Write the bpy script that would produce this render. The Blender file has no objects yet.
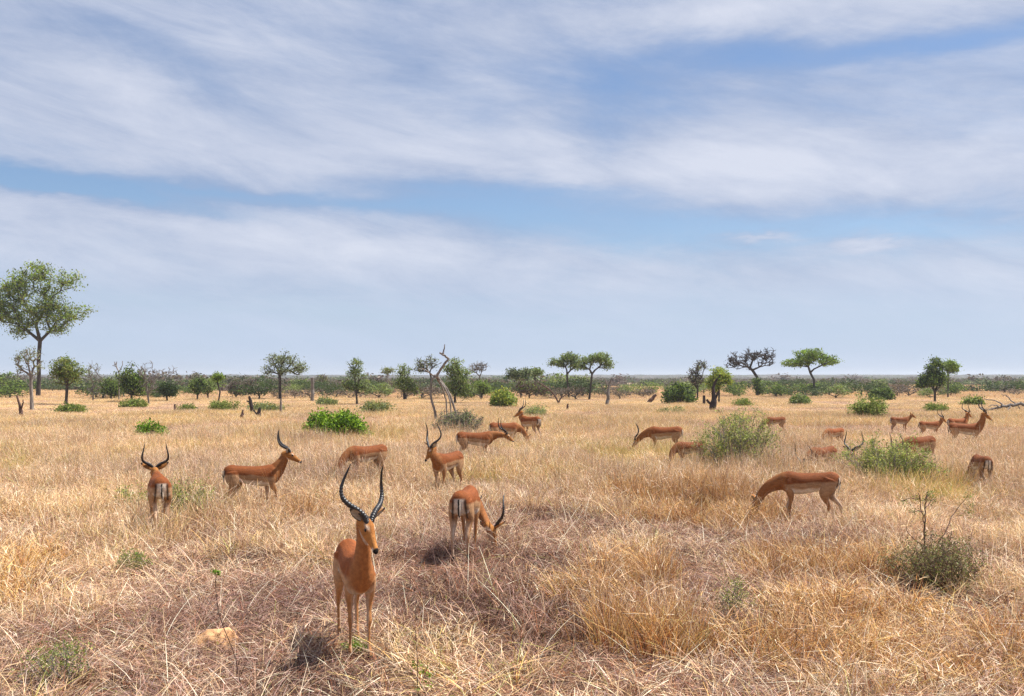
import bpy, math, random
import numpy as np
from mathutils import Vector, Matrix

# ------------------------------------------------------------------ basics
F = 1000.0            # focal length in pixels of the 1024 px wide frame
H = 2.3               # camera height (on a vehicle)
HOR = 378.0           # row of the horizon
R_ = math.radians
scene = bpy.context.scene
COL = scene.collection


def dist(by):                    # distance of the ground point seen at row by
    return H * F / (by - HOR)


def gx(px, d):
    return (px - 512.0) / F * d


def gz(py, d):
    return H - (py - HOR) / F * d


def tag(o, label=None, cat=None, group=None, kind=None):
    if label: o['label'] = label
    if cat: o['category'] = cat
    if group: o['group'] = group
    if kind: o['kind'] = kind
    return o


def empty(name, loc, rz=0.0):
    o = bpy.data.objects.new(name, None)
    COL.objects.link(o)
    o.location = loc
    o.rotation_euler = (0, 0, rz)
    o.empty_display_size = 0.1
    return o


def mesh_np(name, verts, quads=None, tris=None, col=None, smooth=False):
    me = bpy.data.meshes.new(name)
    verts = np.asarray(verts, dtype=np.float32)
    nq = 0 if quads is None else len(quads)
    nt = 0 if tris is None else len(tris)
    me.vertices.add(len(verts))
    me.vertices.foreach_set('co', verts.ravel())
    parts, starts, off = [], [], 0
    if nq:
        q = np.asarray(quads, dtype=np.int32); parts.append(q.ravel())
        starts.append(np.arange(nq, dtype=np.int32) * 4); off = nq * 4
    if nt:
        t = np.asarray(tris, dtype=np.int32); parts.append(t.ravel())
        starts.append(np.arange(nt, dtype=np.int32) * 3 + off)
    loops = np.concatenate(parts)
    me.loops.add(len(loops))
    me.loops.foreach_set('vertex_index', loops)
    me.polygons.add(nq + nt)
    me.polygons.foreach_set('loop_start', np.concatenate(starts))
    if smooth:
        me.polygons.foreach_set('use_smooth', np.ones(nq + nt, dtype=bool))
    me.update(calc_edges=True)
    if col is not None:
        c = np.ones((len(verts), 4), dtype=np.float32)
        c[:, :3] = np.clip(col, 0, 1)
        a = me.color_attributes.new('Col', 'FLOAT_COLOR', 'POINT')
        a.data.foreach_set('color', c.ravel())
    return me


def obj(name, me, mat=None, parent=None):
    o = bpy.data.objects.new(name, me)
    COL.objects.link(o)
    if mat and not me.materials: me.materials.append(mat)
    if parent is not None: o.parent = parent
    return o


# smooth 2-d value noise, for laying out grass
_rs = np.random.RandomState(7)
_tab = _rs.rand(256, 256)


def vnoise(x, y, s=1.0, o=0.0):
    x = np.asarray(x, dtype=float) / s + o + 1000.3; y = np.asarray(y, dtype=float) / s + o * 1.7 + 1000.7
    xi = np.floor(x).astype(int); yi = np.floor(y).astype(int)
    fx = x - xi; fy = y - yi
    fx = fx * fx * (3 - 2 * fx); fy = fy * fy * (3 - 2 * fy)
    g = lambda a, b: _tab[a % 256, b % 256]
    return (g(xi, yi) * (1 - fx) + g(xi + 1, yi) * fx) * (1 - fy) + (g(xi, yi + 1) * (1 - fx) + g(xi + 1, yi + 1) * fx) * fy


# ------------------------------------------------------------------ materials
def new_mat(name):
    m = bpy.data.materials.new(name); m.use_nodes = True
    nt = m.node_tree; nt.nodes.clear()
    out = nt.nodes.new('ShaderNodeOutputMaterial')
    return m, nt, out


def N(nt, typ, **kw):
    n = nt.nodes.new(typ)
    for k, v in kw.items(): setattr(n, k, v)
    return n


def noise(nt, vec, scale, detail=3.0, rough=0.55):
    n = N(nt, 'ShaderNodeTexNoise'); n.inputs['Scale'].default_value = scale
    n.inputs['Detail'].default_value = detail; n.inputs['Roughness'].default_value = rough
    nt.links.new(vec, n.inputs['Vector'])
    return n.outputs['Fac']


def ramp(nt, fac, stops):
    r = N(nt, 'ShaderNodeValToRGB')
    e = r.color_ramp.elements
    while len(e) < len(stops): e.new(0.5)
    for k, (p, c) in enumerate(stops):
        e[k].position = p; e[k].color = (*c, 1)
    nt.links.new(fac, r.inputs['Fac'])
    return r.outputs['Color']


def mixc(nt, a, b, fac, mode='MIX'):
    m = N(nt, 'ShaderNodeMix', data_type='RGBA', blend_type=mode)
    for s, v in ((m.inputs[0], fac), (m.inputs[6], a), (m.inputs[7], b)):
        if hasattr(v, 'is_linked') or isinstance(v, bpy.types.NodeSocket): nt.links.new(v, s)
        elif isinstance(v, (int, float)): s.default_value = v
        else: s.default_value = (*v, 1)
    return m.outputs[2]


def leafy_mat(name, trans=0.3, variation=0.35, vscale=0.35, tint_a=(0.82, 0.78, 0.80), tint_b=(1.12, 1.08, 0.98)):
    """leaf / blade surface: colour of each leaf from the mesh, slow drift of hue over the ground"""
    m, nt, out = new_mat(name)
    at = N(nt, 'ShaderNodeAttribute', attribute_name='Col')
    ge = N(nt, 'ShaderNodeNewGeometry')
    n1 = noise(nt, ge.outputs['Position'], vscale, 3)
    tint = ramp(nt, n1, [(0.3, tint_a), (0.7, tint_b)])
    c = mixc(nt, at.outputs['Color'], tint, 1.0, 'MULTIPLY')
    d = N(nt, 'ShaderNodeBsdfPrincipled'); d.inputs['Roughness'].default_value = 0.6
    d.inputs['Specular IOR Level'].default_value = 0.25
    t = N(nt, 'ShaderNodeBsdfTranslucent')
    ms = N(nt, 'ShaderNodeMixShader'); ms.inputs[0].default_value = trans
    nt.links.new(c, d.inputs['Base Color']); nt.links.new(c, t.inputs['Color'])
    nt.links.new(d.outputs[0], ms.inputs[1]); nt.links.new(t.outputs[0], ms.inputs[2])
    nt.links.new(ms.outputs[0], out.inputs['Surface'])
    return m


M_GRASS = leafy_mat('dry_grass', 0.13, vscale=0.22, tint_a=(0.74, 0.67, 0.70), tint_b=(1.2, 1.13, 1.0))
M_LEAF = leafy_mat('leaves', 0.42, vscale=1.3, tint_a=(0.8, 0.85, 0.8), tint_b=(1.2, 1.15, 1.1))


def bark_mat(name, a, b, scale=3.0):
    m, nt, out = new_mat(name)
    tc = N(nt, 'ShaderNodeTexCoord')
    mp = N(nt, 'ShaderNodeMapping'); mp.inputs['Scale'].default_value = (4, 4, 0.7)
    nt.links.new(tc.outputs['Object'], mp.inputs['Vector'])
    f = noise(nt, mp.outputs[0], scale, 5, 0.65)
    c = ramp(nt, f, [(0.32, a), (0.68, b)])
    p = N(nt, 'ShaderNodeBsdfPrincipled'); p.inputs['Roughness'].default_value = 0.9
    nt.links.new(c, p.inputs['Base Color'])
    bp = N(nt, 'ShaderNodeBump'); bp.inputs['Strength'].default_value = 0.6; bp.inputs['Distance'].default_value = 0.03
    nt.links.new(f, bp.inputs['Height']); nt.links.new(bp.outputs[0], p.inputs['Normal'])
    nt.links.new(p.outputs[0], out.inputs['Surface'])
    return m


B_DARK = bark_mat('dark_bark', (0.025, 0.018, 0.014), (0.085, 0.062, 0.05))
B_GREY = bark_mat('grey_bark', (0.10, 0.085, 0.075), (0.26, 0.22, 0.19))
B_PALE = bark_mat('bleached_wood', (0.09, 0.072, 0.06), (0.36, 0.30, 0.25))
B_CHAR = bark_mat('charred_wood', (0.012, 0.009, 0.008), (0.06, 0.035, 0.03))
B_RED = bark_mat('reddish_wood', (0.06, 0.03, 0.022), (0.16, 0.085, 0.06))


def coat_mat():
    m, nt, out = new_mat('short_fur')
    at = N(nt, 'ShaderNodeAttribute', attribute_name='Col')
    tc = N(nt, 'ShaderNodeTexCoord')
    mp = N(nt, 'ShaderNodeMapping'); mp.inputs['Scale'].default_value = (1, 2.2, 2.2)
    nt.links.new(tc.outputs['Object'], mp.inputs['Vector'])
    f1 = noise(nt, mp.outputs[0], 14, 4, 0.6)
    f2 = noise(nt, mp.outputs[0], 70, 4, 0.75)
    t1 = ramp(nt, f1, [(0.3, (0.72, 0.68, 0.66)), (0.72, (1.16, 1.14, 1.12))])
    t2 = ramp(nt, f2, [(0.25, (0.74, 0.71, 0.69)), (0.75, (1.2, 1.2, 1.2))])
    c = mixc(nt, at.outputs['Color'], t1, 1.0, 'MULTIPLY')
    c = mixc(nt, c, t2, 1.0, 'MULTIPLY')
    p = N(nt, 'ShaderNodeBsdfPrincipled'); p.inputs['Roughness'].default_value = 0.7
    p.inputs['Specular IOR Level'].default_value = 0.16
    p.inputs['Sheen Weight'].default_value = 0.0
    nt.links.new(c, p.inputs['Base Color'])
    bp = N(nt, 'ShaderNodeBump'); bp.inputs['Strength'].default_value = 0.6; bp.inputs['Distance'].default_value = 0.012
    nt.links.new(f2, bp.inputs['Height']); nt.links.new(bp.outputs[0], p.inputs['Normal'])
    nt.links.new(p.outputs[0], out.inputs['Surface'])
    return m


M_COAT = coat_mat()


def plain_mat(name, c, rough, c2=None, scale=30):
    m, nt, out = new_mat(name)
    tc = N(nt, 'ShaderNodeTexCoord')
    f = noise(nt, tc.outputs['Object'], scale, 3)
    col = ramp(nt, f, [(0.3, c), (0.7, c2 or tuple(v * 1.5 for v in c))])
    p = N(nt, 'ShaderNodeBsdfPrincipled'); p.inputs['Roughness'].default_value = rough
    nt.links.new(col, p.inputs['Base Color']); nt.links.new(p.outputs[0], out.inputs['Surface'])
    return m


M_HORN = plain_mat('dark_horn', (0.012, 0.010, 0.010), 0.38, (0.035, 0.03, 0.03))
M_EYE = plain_mat('wet_eye', (0.004, 0.003, 0.003), 0.08, (0.008, 0.005, 0.004))
M_ROCK = plain_mat('sandstone', (0.26, 0.12, 0.05), 0.9, (0.82, 0.46, 0.21), 16)


def ground_mat():
    m, nt, out = new_mat('savanna_soil')
    ge = N(nt, 'ShaderNodeNewGeometry')
    P = ge.outputs['Position']
    f1 = noise(nt, P, 0.9, 5, 0.6)
    f2 = noise(nt, P, 18, 4, 0.7)
    f3 = noise(nt, P, 0.035, 4, 0.6)
    a = ramp(nt, f1, [(0.35, (0.07, 0.033, 0.022)), (0.55, (0.13, 0.075, 0.05)), (0.8, (0.26, 0.17, 0.11))])
    b = ramp(nt, f2, [(0.3, (0.6, 0.58, 0.56)), (0.7, (1.35, 1.3, 1.25))])
    c = mixc(nt, a, b, 1.0, 'MULTIPLY')
    # beyond the tussocks the ground is covered by short pale grass, then by bush
    vm = N(nt, 'ShaderNodeVectorMath', operation='LENGTH'); nt.links.new(P, vm.inputs[0])
    mr = N(nt, 'ShaderNodeMapRange'); mr.inputs[1].default_value = 60; mr.inputs[2].default_value = 150
    nt.links.new(vm.outputs['Value'], mr.inputs[0])
    far = ramp(nt, f3, [(0.35, (0.56, 0.43, 0.24)), (0.6, (0.64, 0.50, 0.31)), (0.8, (0.42, 0.36, 0.20))])
    c = mixc(nt, c, far, mr.outputs[0])
    mr2 = N(nt, 'ShaderNodeMapRange'); mr2.inputs[1].default_value = 260; mr2.inputs[2].default_value = 700
    nt.links.new(vm.outputs['Value'], mr2.inputs[0])
    wood = ramp(nt, noise(nt, P, 0.012, 5, 0.65), [(0.35, (0.07, 0.062, 0.045)), (0.6, (0.15, 0.115, 0.09)), (0.75, (0.24, 0.18, 0.12))])
    c = mixc(nt, c, wood, mr2.outputs[0])
    p = N(nt, 'ShaderNodeBsdfPrincipled'); p.inputs['Roughness'].default_value = 0.95
    p.inputs['Specular IOR Level'].default_value = 0.1
    nt.links.new(c, p.inputs['Base Color'])
    bp = N(nt, 'ShaderNodeBump'); bp.inputs['Strength'].default_value = 0.8; bp.inputs['Distance'].default_value = 0.04
    nt.links.new(f2, bp.inputs['Height']); nt.links.new(bp.outputs[0], p.inputs['Normal'])
    nt.links.new(p.outputs[0], out.inputs['Surface'])
    return m


# ------------------------------------------------------------------ ground
def ground_z(d):
    """flat plain that climbs gently to a far low ridge"""
    d = np.asarray(d, dtype=float)
    t = np.clip((d - 900) / 1700, 0, 1)
    return 9.0 * t * t * (3 - 2 * t)


rings = np.concatenate([[0.0], np.geomspace(2, 2900, 90)])
na = 120
gv = [(0, 0, 0)]
for r in rings[1:]:
    for k in range(na):
        a = 2 * math.pi * k / na
        x, y = r * math.cos(a), r * math.sin(a)
        bump = 0.0 if r < 160 else (float(vnoise(x, y, 260)) - 0.5) * 1.6 * min(1, (r - 160) / 800)
        gv.append((x, y, float(ground_z(r)) + bump))
gq, gt = [], []
for k in range(na): gt.append((0, 1 + k, 1 + (k + 1) % na))
for i in range(len(rings) - 2):
    b = 1 + i * na
    for k in range(na):
        k2 = (k + 1) % na
        gq.append((b + k, b + na + k, b + na + k2, b + k2))
ground = obj('ground', mesh_np('ground', gv, gq, gt, smooth=True), ground_mat())
tag(ground, kind='structure')


# ------------------------------------------------------------------ grass
def pick(rng, cols, w, n):
    cols = np.array(cols); w = np.array(w, dtype=float); w /= w.sum()
    c = cols[rng.choice(len(cols), n, p=w)]
    c = c * rng.uniform(0.6, 1.32, (n, 1)) * rng.uniform(0.94, 1.06, (n, 3))
    return c


def blades(seed, size, n, hmin, hmax, w, cols, wts, ntuft=24, tuft_r=0.06, lean=0.5, curve=0.5, lying=0.12, levels=3, zoff=0.0):
    rng = np.random.RandomState(seed)
    tc = rng.uniform(-size / 2, size / 2, (ntuft, 2))
    th = rng.uniform(0.6, 1.0, ntuft)
    ti = rng.randint(0, ntuft, n)
    off = rng.normal(0, tuft_r, (n, 2))
    base = tc[ti] + off
    loose = rng.rand(n) < 0.14
    base[loose] = rng.uniform(-size / 2, size / 2, (loose.sum(), 2))
    h = rng.uniform(hmin, hmax, n) * th[ti]
    out = off / (np.linalg.norm(off, axis=1, keepdims=True) + 1e-6)
    ang = np.arctan2(out[:, 1], out[:, 0]) + rng.normal(0, 0.9, n)
    d = np.stack([np.cos(ang), np.sin(ang)], 1)
    ln = np.abs(rng.normal(0, lean, n)); cv = np.abs(rng.normal(0, curve, n))
    ly = rng.rand(n) < lying
    ln[ly] = rng.uniform(1.0, 2.0, ly.sum())
    up = np.where(ly, rng.uniform(0.1, 0.45, n), 1.0)
    sa = rng.rand(n) * 6.283
    zo = rng.rand(n) ** 1.3 * zoff * th[ti]
    side = np.stack([np.cos(sa), np.sin(sa), rng.normal(0, .2, n)], 1)
    ww = w * rng.uniform(0.5, 1.5, n)
    ts = np.linspace(0, 1, levels + 1)
    V = []
    for t in ts:
        p = np.zeros((n, 3))
        hor = h * (ln * t + cv * t * t)
        p[:, :2] = base + d * hor[:, None]
        p[:, 2] = h * up * (t - 0.32 * cv * t * t) * (1 / np.sqrt(1 + 0.25 * ln * ln)) - 0.015 + zo
        wv = ww * (1 - 0.75 * t) * 0.5
        V.append(p - side * wv[:, None]); V.append(p + side * wv[:, None])
    V = np.stack(V, 1)                                   # n, 2*(levels+1), 3
    k = 2 * (levels + 1)
    idx = np.arange(n)[:, None] * k
    Q = np.concatenate([idx + np.array([[2 * l, 2 * l + 1, 2 * l + 3, 2 * l + 2]]) for l in range(levels)], 0)
    c = pick(rng, cols, wts, n)
    C = np.repeat(c[:, None, :], k, 1)
    return V.reshape(-1, 3), Q, C.reshape(-1, 3)


PINK = (0.60, 0.385, 0.27); STRAW = (0.80, 0.57, 0.32); WHITE = (0.90, 0.76, 0.58); GOLD = (0.72, 0.42, 0.14)
BROWN = (0.17, 0.09, 0.055); GREEN = (0.34, 0.38, 0.09); RUST = (0.38, 0.15, 0.07); YEL = (0.66, 0.53, 0.19); MAUVE = (0.42, 0.28, 0.26)


def cat_parts(lst):
    V, Q, C, o = [], [], [], 0
    for v, q, c in lst:
        V.append(v); Q.append(q + o); C.append(c); o += len(v)
    return np.concatenate(V), np.concatenate(Q), np.concatenate(C)


protos = []


def proto(parts):
    v, q, c = cat_parts(parts)
    me = mesh_np('grass_patch', v, q, None, c)
    me.materials.append(M_GRASS)
    protos.append(me)
    return len(protos) - 1


LITTER = [BROWN, RUST, MAUVE, PINK, STRAW, (0.05, 0.028, 0.02)]
T_PINK = [proto([blades(10 + s, 1.0, 620, .12, .36, .0075, [PINK, STRAW, WHITE, BROWN, MAUVE, RUST, GREEN], [4.5, 2.8, 2.2, 3.4, 3.0, 2.4, .55], 13, .060, .6, .9, .15),
                 blades(15 + s, 1.0, 420, .04, .15, .006, LITTER, [3, 3, 3, 2.5, 1.5, 3], 40, .12, 1.2, .8, .6),
                 blades(20 + s, 1.0, 45, .35, .62, .0055, [WHITE, STRAW, PINK], [2, 2, 1], 9, .06, .4, .5, .0, 4),
                 blades(28 + s, 1.0, 420, .05, .13, .0062, [PINK, STRAW, WHITE, MAUVE, BROWN], [4, 3, 2.6, 2.4, 2.5], 15, .075, 1.1, .8, .4, 2, zoff=.25)]) for s in range(3)]
MV = (0.36, 0.225, 0.19)
T_MAUVE = [proto([blades(110 + s, 1.0, 620, .10, .32, .0072, [MV, PINK, STRAW, BROWN, RUST, (.06, .03, .022), GREEN], [5, 2.2, 1.0, 4.0, 3.0, 2.5, .5], 14, .065, .7, .9, .2),
                  blades(115 + s, 1.0, 480, .04, .16, .006, [MV, BROWN, RUST, PINK, (.06, .03, .022)], [4, 4, 3, 1.5, 3], 40, .12, 1.2, .8, .6),
                  blades(120 + s, 1.0, 40, .3, .58, .0055, [WHITE, STRAW, PINK], [1.5, 2, 1.5], 9, .06, .5, .6, .0, 4),
                  blades(128 + s, 1.0, 380, .05, .13, .0062, [PINK, MV, WHITE, BROWN], [3, 4, 1.2, 3], 15, .075, 1.1, .8, .4, 2, zoff=.24)]) for s in range(2)]
T_STRAW = [proto([blades(30 + s, 1.0, 640, .18, .48, .0080, [STRAW, PINK, WHITE, GOLD, BROWN, YEL, GREEN], [5, 2.6, 2.4, 1.2, 2.2, 1.8, .7], 10, .060, .38, .6, .08),
                  blades(33 + s, 1.0, 300, .05, .18, .0065, LITTER, [2, 2, 2, 3, 3, 2.5], 40, .12, 1.0, .8, .5),
                  blades(36 + s, 1.0, 90, .4, .66, .0055, [WHITE, STRAW, PINK], [2, 3, 1], 10, .06, .3, .35, .0, 4),
                  blades(38 + s, 1.0, 360, .05, .15, .0065, [WHITE, STRAW, PINK], [2, 3, 2], 11, .075, .9, .6, .3, 2, zoff=.42)]) for s in range(2)]
T_GOLD = [proto([blades(40 + s, 1.0, 620, .22, .56, .0082, [GOLD, STRAW, YEL, RUST, BROWN], [5, 2.6, 1.2, 2.2, 2.2], 8, .062, .34, .5, .05),
                 blades(43 + s, 1.0, 300, .05, .18, .0065, LITTER, [3, 3, 1, 2, 3, 3], 40, .12, 1.0, .8, .5),
                 blades(46 + s, 1.0, 80, .45, .74, .0055, [STRAW, GOLD, WHITE], [3, 2, 1], 8, .06, .3, .4, .0, 4),
                 blades(48 + s, 1.0, 360, .05, .15, .0065, [WHITE, STRAW, GOLD, PINK], [2, 3, 2, 1], 9, .075, .9, .6, .3, 2, zoff=.45)]) for s in range(2)]
T_GREEN = [proto([blades(50, 1.0, 620, .15, .45, .0085, [YEL, GREEN, STRAW, GOLD], [4, 3.0, 3, 1], 11, .07, .45, .5, .08),
                  blades(53, 1.0, 300, .05, .18, .0065, LITTER, [3, 2, 1, 2, 3, 2], 40, .12, 1.0, .8, .5)])]
T_LOW = [proto([blades(60 + s, 1.0, 1000, .05, .24, .0065, [BROWN, RUST, MAUVE, PINK, STRAW, WHITE], [4, 3.5, 2, 2, 1.4, .6], 26, .09, 1.1, .8, .4)]) for s in range(2)]
T_DARK = [proto([blades(65 + s, 1.0, 640, .08, .34, .0065, [(0.035, 0.018, 0.014), (0.09, 0.045, 0.03), BROWN, MAUVE, RUST, STRAW], [5, 4, 4, 1, 1.5, .7], 12, .08, .7, .8, .3)]) for s in range(2)]  # dark dead stems; near-black blades also paint in the shade of hollows
# coarser patches 2.4 m across for the middle distance
F_STRAW = [proto([blades(70 + s, 2.5, 1700, .25, .55, .012, [STRAW, PINK, WHITE, GOLD, YEL, GREEN], [6, 2.0, 2.6, 1.0, 2.4, .7], 45, .15, .4, .45, .08, 2)]) for s in range(2)]
F_PINK = [proto([blades(80 + s, 2.5, 1600, .18, .42, .012, [PINK, STRAW, WHITE, MAUVE, BROWN], [4, 5, 2, 1, .6], 50, .18, .5, .5, .12, 2)]) for s in range(2)]
F_YEL = [proto([blades(90, 2.5, 1600, .22, .5, .013, [YEL, STRAW, GREEN, GOLD], [4.5, 4, 1.0, 1.5], 40, .16, .4, .45, .05, 2)])]
D_STRAW = [proto([blades(95 + s, 6.5, 1700, .3, .55, .04, [STRAW, PINK, WHITE, YEL], [5, 3, 1.5, 1.2], 60, .4, .35, .4, .03, 1)]) for s in range(2)]

# places kept short or bare: round the foremost ram, the reddish bare strip, hollows with shade partly put into dark blades
def pxy(px, by):
    d = dist(by); return gx(px, d), d


low_spots = [(*pxy(440, 668), .38), (*pxy(352, 655), .55), (*pxy(755, 612), .45), (*pxy(150, 590), .22), (*pxy(850, 640), .25),
             (*pxy(720, 640), .3), (*pxy(470, 572), .7), (*pxy(400, 575), .55), (*pxy(345, 605), .5), (*pxy(60, 670), .3), (*pxy(560, 600), .3), (*pxy(690, 552), .5),
             (*pxy(960, 690), .2), (*pxy(905, 575), .35), (*pxy(290, 655), .35)]
mauve_spots = [(*pxy(480, 600), 1.25), (*pxy(600, 570), 1.5), (*pxy(640, 640), .6), (*pxy(300, 590), 1.1), (*pxy(200, 620), .8), (*pxy(90, 640), .7), (*pxy(540, 660), .7), (*pxy(690, 600), .7), (*pxy(270, 670), .6),
               (*pxy(560, 530), 1.6), (*pxy(400, 560), 1.0), (*pxy(780, 550), 1.2), (*pxy(720, 540), 1.3)]
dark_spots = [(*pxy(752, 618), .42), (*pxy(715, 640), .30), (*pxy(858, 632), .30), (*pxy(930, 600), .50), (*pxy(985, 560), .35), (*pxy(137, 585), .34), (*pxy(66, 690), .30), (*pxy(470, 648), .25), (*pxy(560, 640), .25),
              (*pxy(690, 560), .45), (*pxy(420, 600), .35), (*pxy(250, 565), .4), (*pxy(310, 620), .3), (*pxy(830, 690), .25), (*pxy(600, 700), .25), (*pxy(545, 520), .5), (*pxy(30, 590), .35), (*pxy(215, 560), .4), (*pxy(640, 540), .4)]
gold_spots = [(*pxy(900, 640), 1.9), (*pxy(600, 590), .7), (*pxy(820, 570), 1.1), (*pxy(700, 520), 2.0), (*pxy(640, 640), .5), (*pxy(60, 560), .9), (*pxy(10, 600), .8), (*pxy(293, 522), .5)]
green_spots = [(*pxy(500, 480), 3.0), (*pxy(60, 465), 3.5), (*pxy(650, 462), 5.), (*pxy(945, 500), 1.5), (*pxy(200, 480), 2.0), (*pxy(830, 600), .25), (*pxy(690, 690), .3), (*pxy(220, 645), .35), (*pxy(910, 655), .3)]


def near(spots, x, y):
    out = np.zeros_like(x)
    for sx, sy, sr in spots:
        out = np.maximum(out, np.exp(-((x - sx) ** 2 + ((y - sy) / 1.35) ** 2) / (sr * sr)))
    return out


rng = np.random.RandomState(3)


def jgrid(d0, d1, step, side=0.70, extra=3.0):
    ys = np.arange(d0, d1, step)
    P = []
    for y in ys:
        w = y * side + extra
        xs = np.arange(-w, w, step)
        P.append(np.stack([xs, np.full_like(xs, y)], 1))
    P = np.concatenate(P)
    return P + rng.uniform(-step * .5, step * .5, P.shape)


pts, idx, scl = [], [], []
# near belt
P = jgrid(5.3, 34, 0.62)
x, y = P[:, 0], P[:, 1]
n1 = .6 * vnoise(x, y, 1.9, 1) + .4 * vnoise(x, y, .9, 7); n2 = vnoise(x, y, 1.1, 5); n3 = vnoise(x, y, 5.0, 9)
d = np.hypot(x, y)
mauvm = near(mauve_spots, x, y) + (n1 - .5) * .9; darkm = near([(a_, b_, c_ * 1.25) for a_, b_, c_ in dark_spots], x, y); lowm = near(low_spots, x, y); goldm = near(gold_spots, x, y) + (n1 - .5) * .9; greenm = near(green_spots, x, y) + (n3 - .5) * .5
ksp = np.empty(len(P), dtype=int)
farness = np.clip((d - 11) / 9, 0, 1)
u = rng.rand(len(P))
for i in range(len(P)):
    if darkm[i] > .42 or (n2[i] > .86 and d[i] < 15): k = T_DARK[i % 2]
    elif lowm[i] > .6 or (n2[i] < .2 and d[i] < 18): k = T_LOW[i % 2]
    elif greenm[i] > .55 and u[i] < .38 + .3 * (n1[i] - .4): k = T_GREEN[0]
    elif goldm[i] > .55 and u[i] < .8: k = T_GOLD[i % 2]
    elif mauvm[i] > .42 and u[i] < .85: k = T_MAUVE[i % 2]
    elif u[i] < .15 + .6 * farness[i] + (n1[i] - .5) * .5: k = T_STRAW[i % 2]
    else: k = T_PINK[i % 3]
    ksp[i] = k
hs = (0.80 + 0.42 * farness) * (0.42 + 1.15 * n1) * (1 - .45 * lowm) * (1 - .25 * darkm) * (1 + .30 * np.clip(goldm, 0, 1)) * rng.uniform(.85, 1.15, len(P))
tallm = near([(*pxy(441, 505), 1.6), (*pxy(367, 480), 2.2), (*pxy(475, 462), 3), (*pxy(820, 478), 2.0), (*pxy(980, 488), 1.6), (*pxy(250, 522), .7)], x, y)
hs *= (1 + .15 * tallm)
pts.append(P); idx.append(ksp); scl.append(np.stack([np.ones(len(P)) * rng.uniform(.9, 1.15, len(P)), hs], 1))
# middle belt
P = jgrid(30, 118, 1.55, .66, 5)
x, y = P[:, 0], P[:, 1]
n1 = vnoise(x, y, 6, 2); n3 = vnoise(x, y, 14, 4)
u = rng.rand(len(P)); d = np.hypot(x, y)
ksp = np.where(n3 + (u - .5) * .4 - np.clip((d - 45) / 60, 0, 1) > .62, F_YEL[0], np.where(n1 + (u - .5) * .5 < .42, F_PINK[0] + (np.arange(len(P)) % 2), F_STRAW[0] + (np.arange(len(P)) % 2)))
hs = (1.0 + (n1 - .5) * .9) * rng.uniform(.8, 1.2, len(P)) * (1 - np.clip((d - 40) / 100, 0, .5))
pts.append(P); idx.append(ksp); scl.append(np.stack([np.ones(len(P)), hs], 1))
# far belt
P = jgrid(112, 330, 4.6, .62, 8)
u = rng.rand(len(P))
ksp = D_STRAW[0] + (np.arange(len(P)) % 2)
hs = rng.uniform(.5, .95, len(P))
pts.append(P); idx.append(ksp); scl.append(np.stack([np.ones(len(P)), hs], 1))


def scatter(name, P, Z, I, S, meshes, seed=0):
    """one object: a cloud of points, each drawing one of the meshes through a node modifier"""
    n = len(P)
    me = bpy.data.meshes.new(name)
    me.vertices.add(n)
    co = np.zeros((n, 3), dtype=np.float32); co[:, :2] = P; co[:, 2] = Z
    me.vertices.foreach_set('co', co.ravel())
    r = np.random.RandomState(seed)
    rot = np.zeros((n, 3), dtype=np.float32); rot[:, 2] = r.rand(n) * 6.283
    a = me.attributes.new('rot', 'FLOAT_VECTOR', 'POINT'); a.data.foreach_set('vector', rot.ravel())
    sc = np.stack([S[:, 0], S[:, 0], S[:, 1]], 1).astype(np.float32)
    a = me.attributes.new('scl', 'FLOAT_VECTOR', 'POINT'); a.data.foreach_set('vector', sc.ravel())
    a = me.attributes.new('pick', 'INT', 'POINT'); a.data.foreach_set('value', I.astype(np.int32))
    o = obj(name, me)
    c = bpy.data.collections.new(name + '_kinds')
    for k, m in enumerate(meshes):
        c.objects.link(bpy.data.objects.new('%s_%02d' % (name, k), m))
    ng = bpy.data.node_groups.new(name + '_scatter', 'GeometryNodeTree')
    ng.interface.new_socket('Geometry', in_out='INPUT', socket_type='NodeSocketGeometry')
    ng.interface.new_socket('Geometry', in_out='OUTPUT', socket_type='NodeSocketGeometry')
    nd = ng.nodes
    gi = nd.new('NodeGroupInput'); go = nd.new('NodeGroupOutput')
    ci = nd.new('GeometryNodeCollectionInfo'); ci.inputs['Collection'].default_value = c
    ci.inputs['Separate Children'].default_value = True; ci.inputs['Reset Children'].default_value = True
    ip = nd.new('GeometryNodeInstanceOnPoints'); ip.inputs['Pick Instance'].default_value = True
    def na_(nm, t):
        q = nd.new('GeometryNodeInputNamedAttribute'); q.data_type = t; q.inputs['Name'].default_value = nm
        return next(s for s in q.outputs if s.enabled and s.name == 'Attribute')
    e2r = nd.new('FunctionNodeEulerToRotation')
    L = ng.links.new
    L(gi.outputs[0], ip.inputs['Points']); L(ci.outputs[0], ip.inputs['Instance'])
    L(na_('pick', 'INT'), ip.inputs['Instance Index'])
    L(na_('rot', 'FLOAT_VECTOR'), e2r.inputs[0]); L(e2r.outputs[0], ip.inputs['Rotation'])
    L(na_('scl', 'FLOAT_VECTOR'), ip.inputs['Scale'])
    L(ip.outputs[0], go.inputs[0])
    md = o.modifiers.new('scatter', 'NODES'); md.node_group = ng
    return o


Pall = np.concatenate(pts)
grass = scatter('grass', Pall, 0.0, np.concatenate(idx), np.concatenate(scl), protos, 1)
tag(grass, 'dry straw and pinkish savanna grass covering the whole plain', 'grass', kind='stuff')


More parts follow.
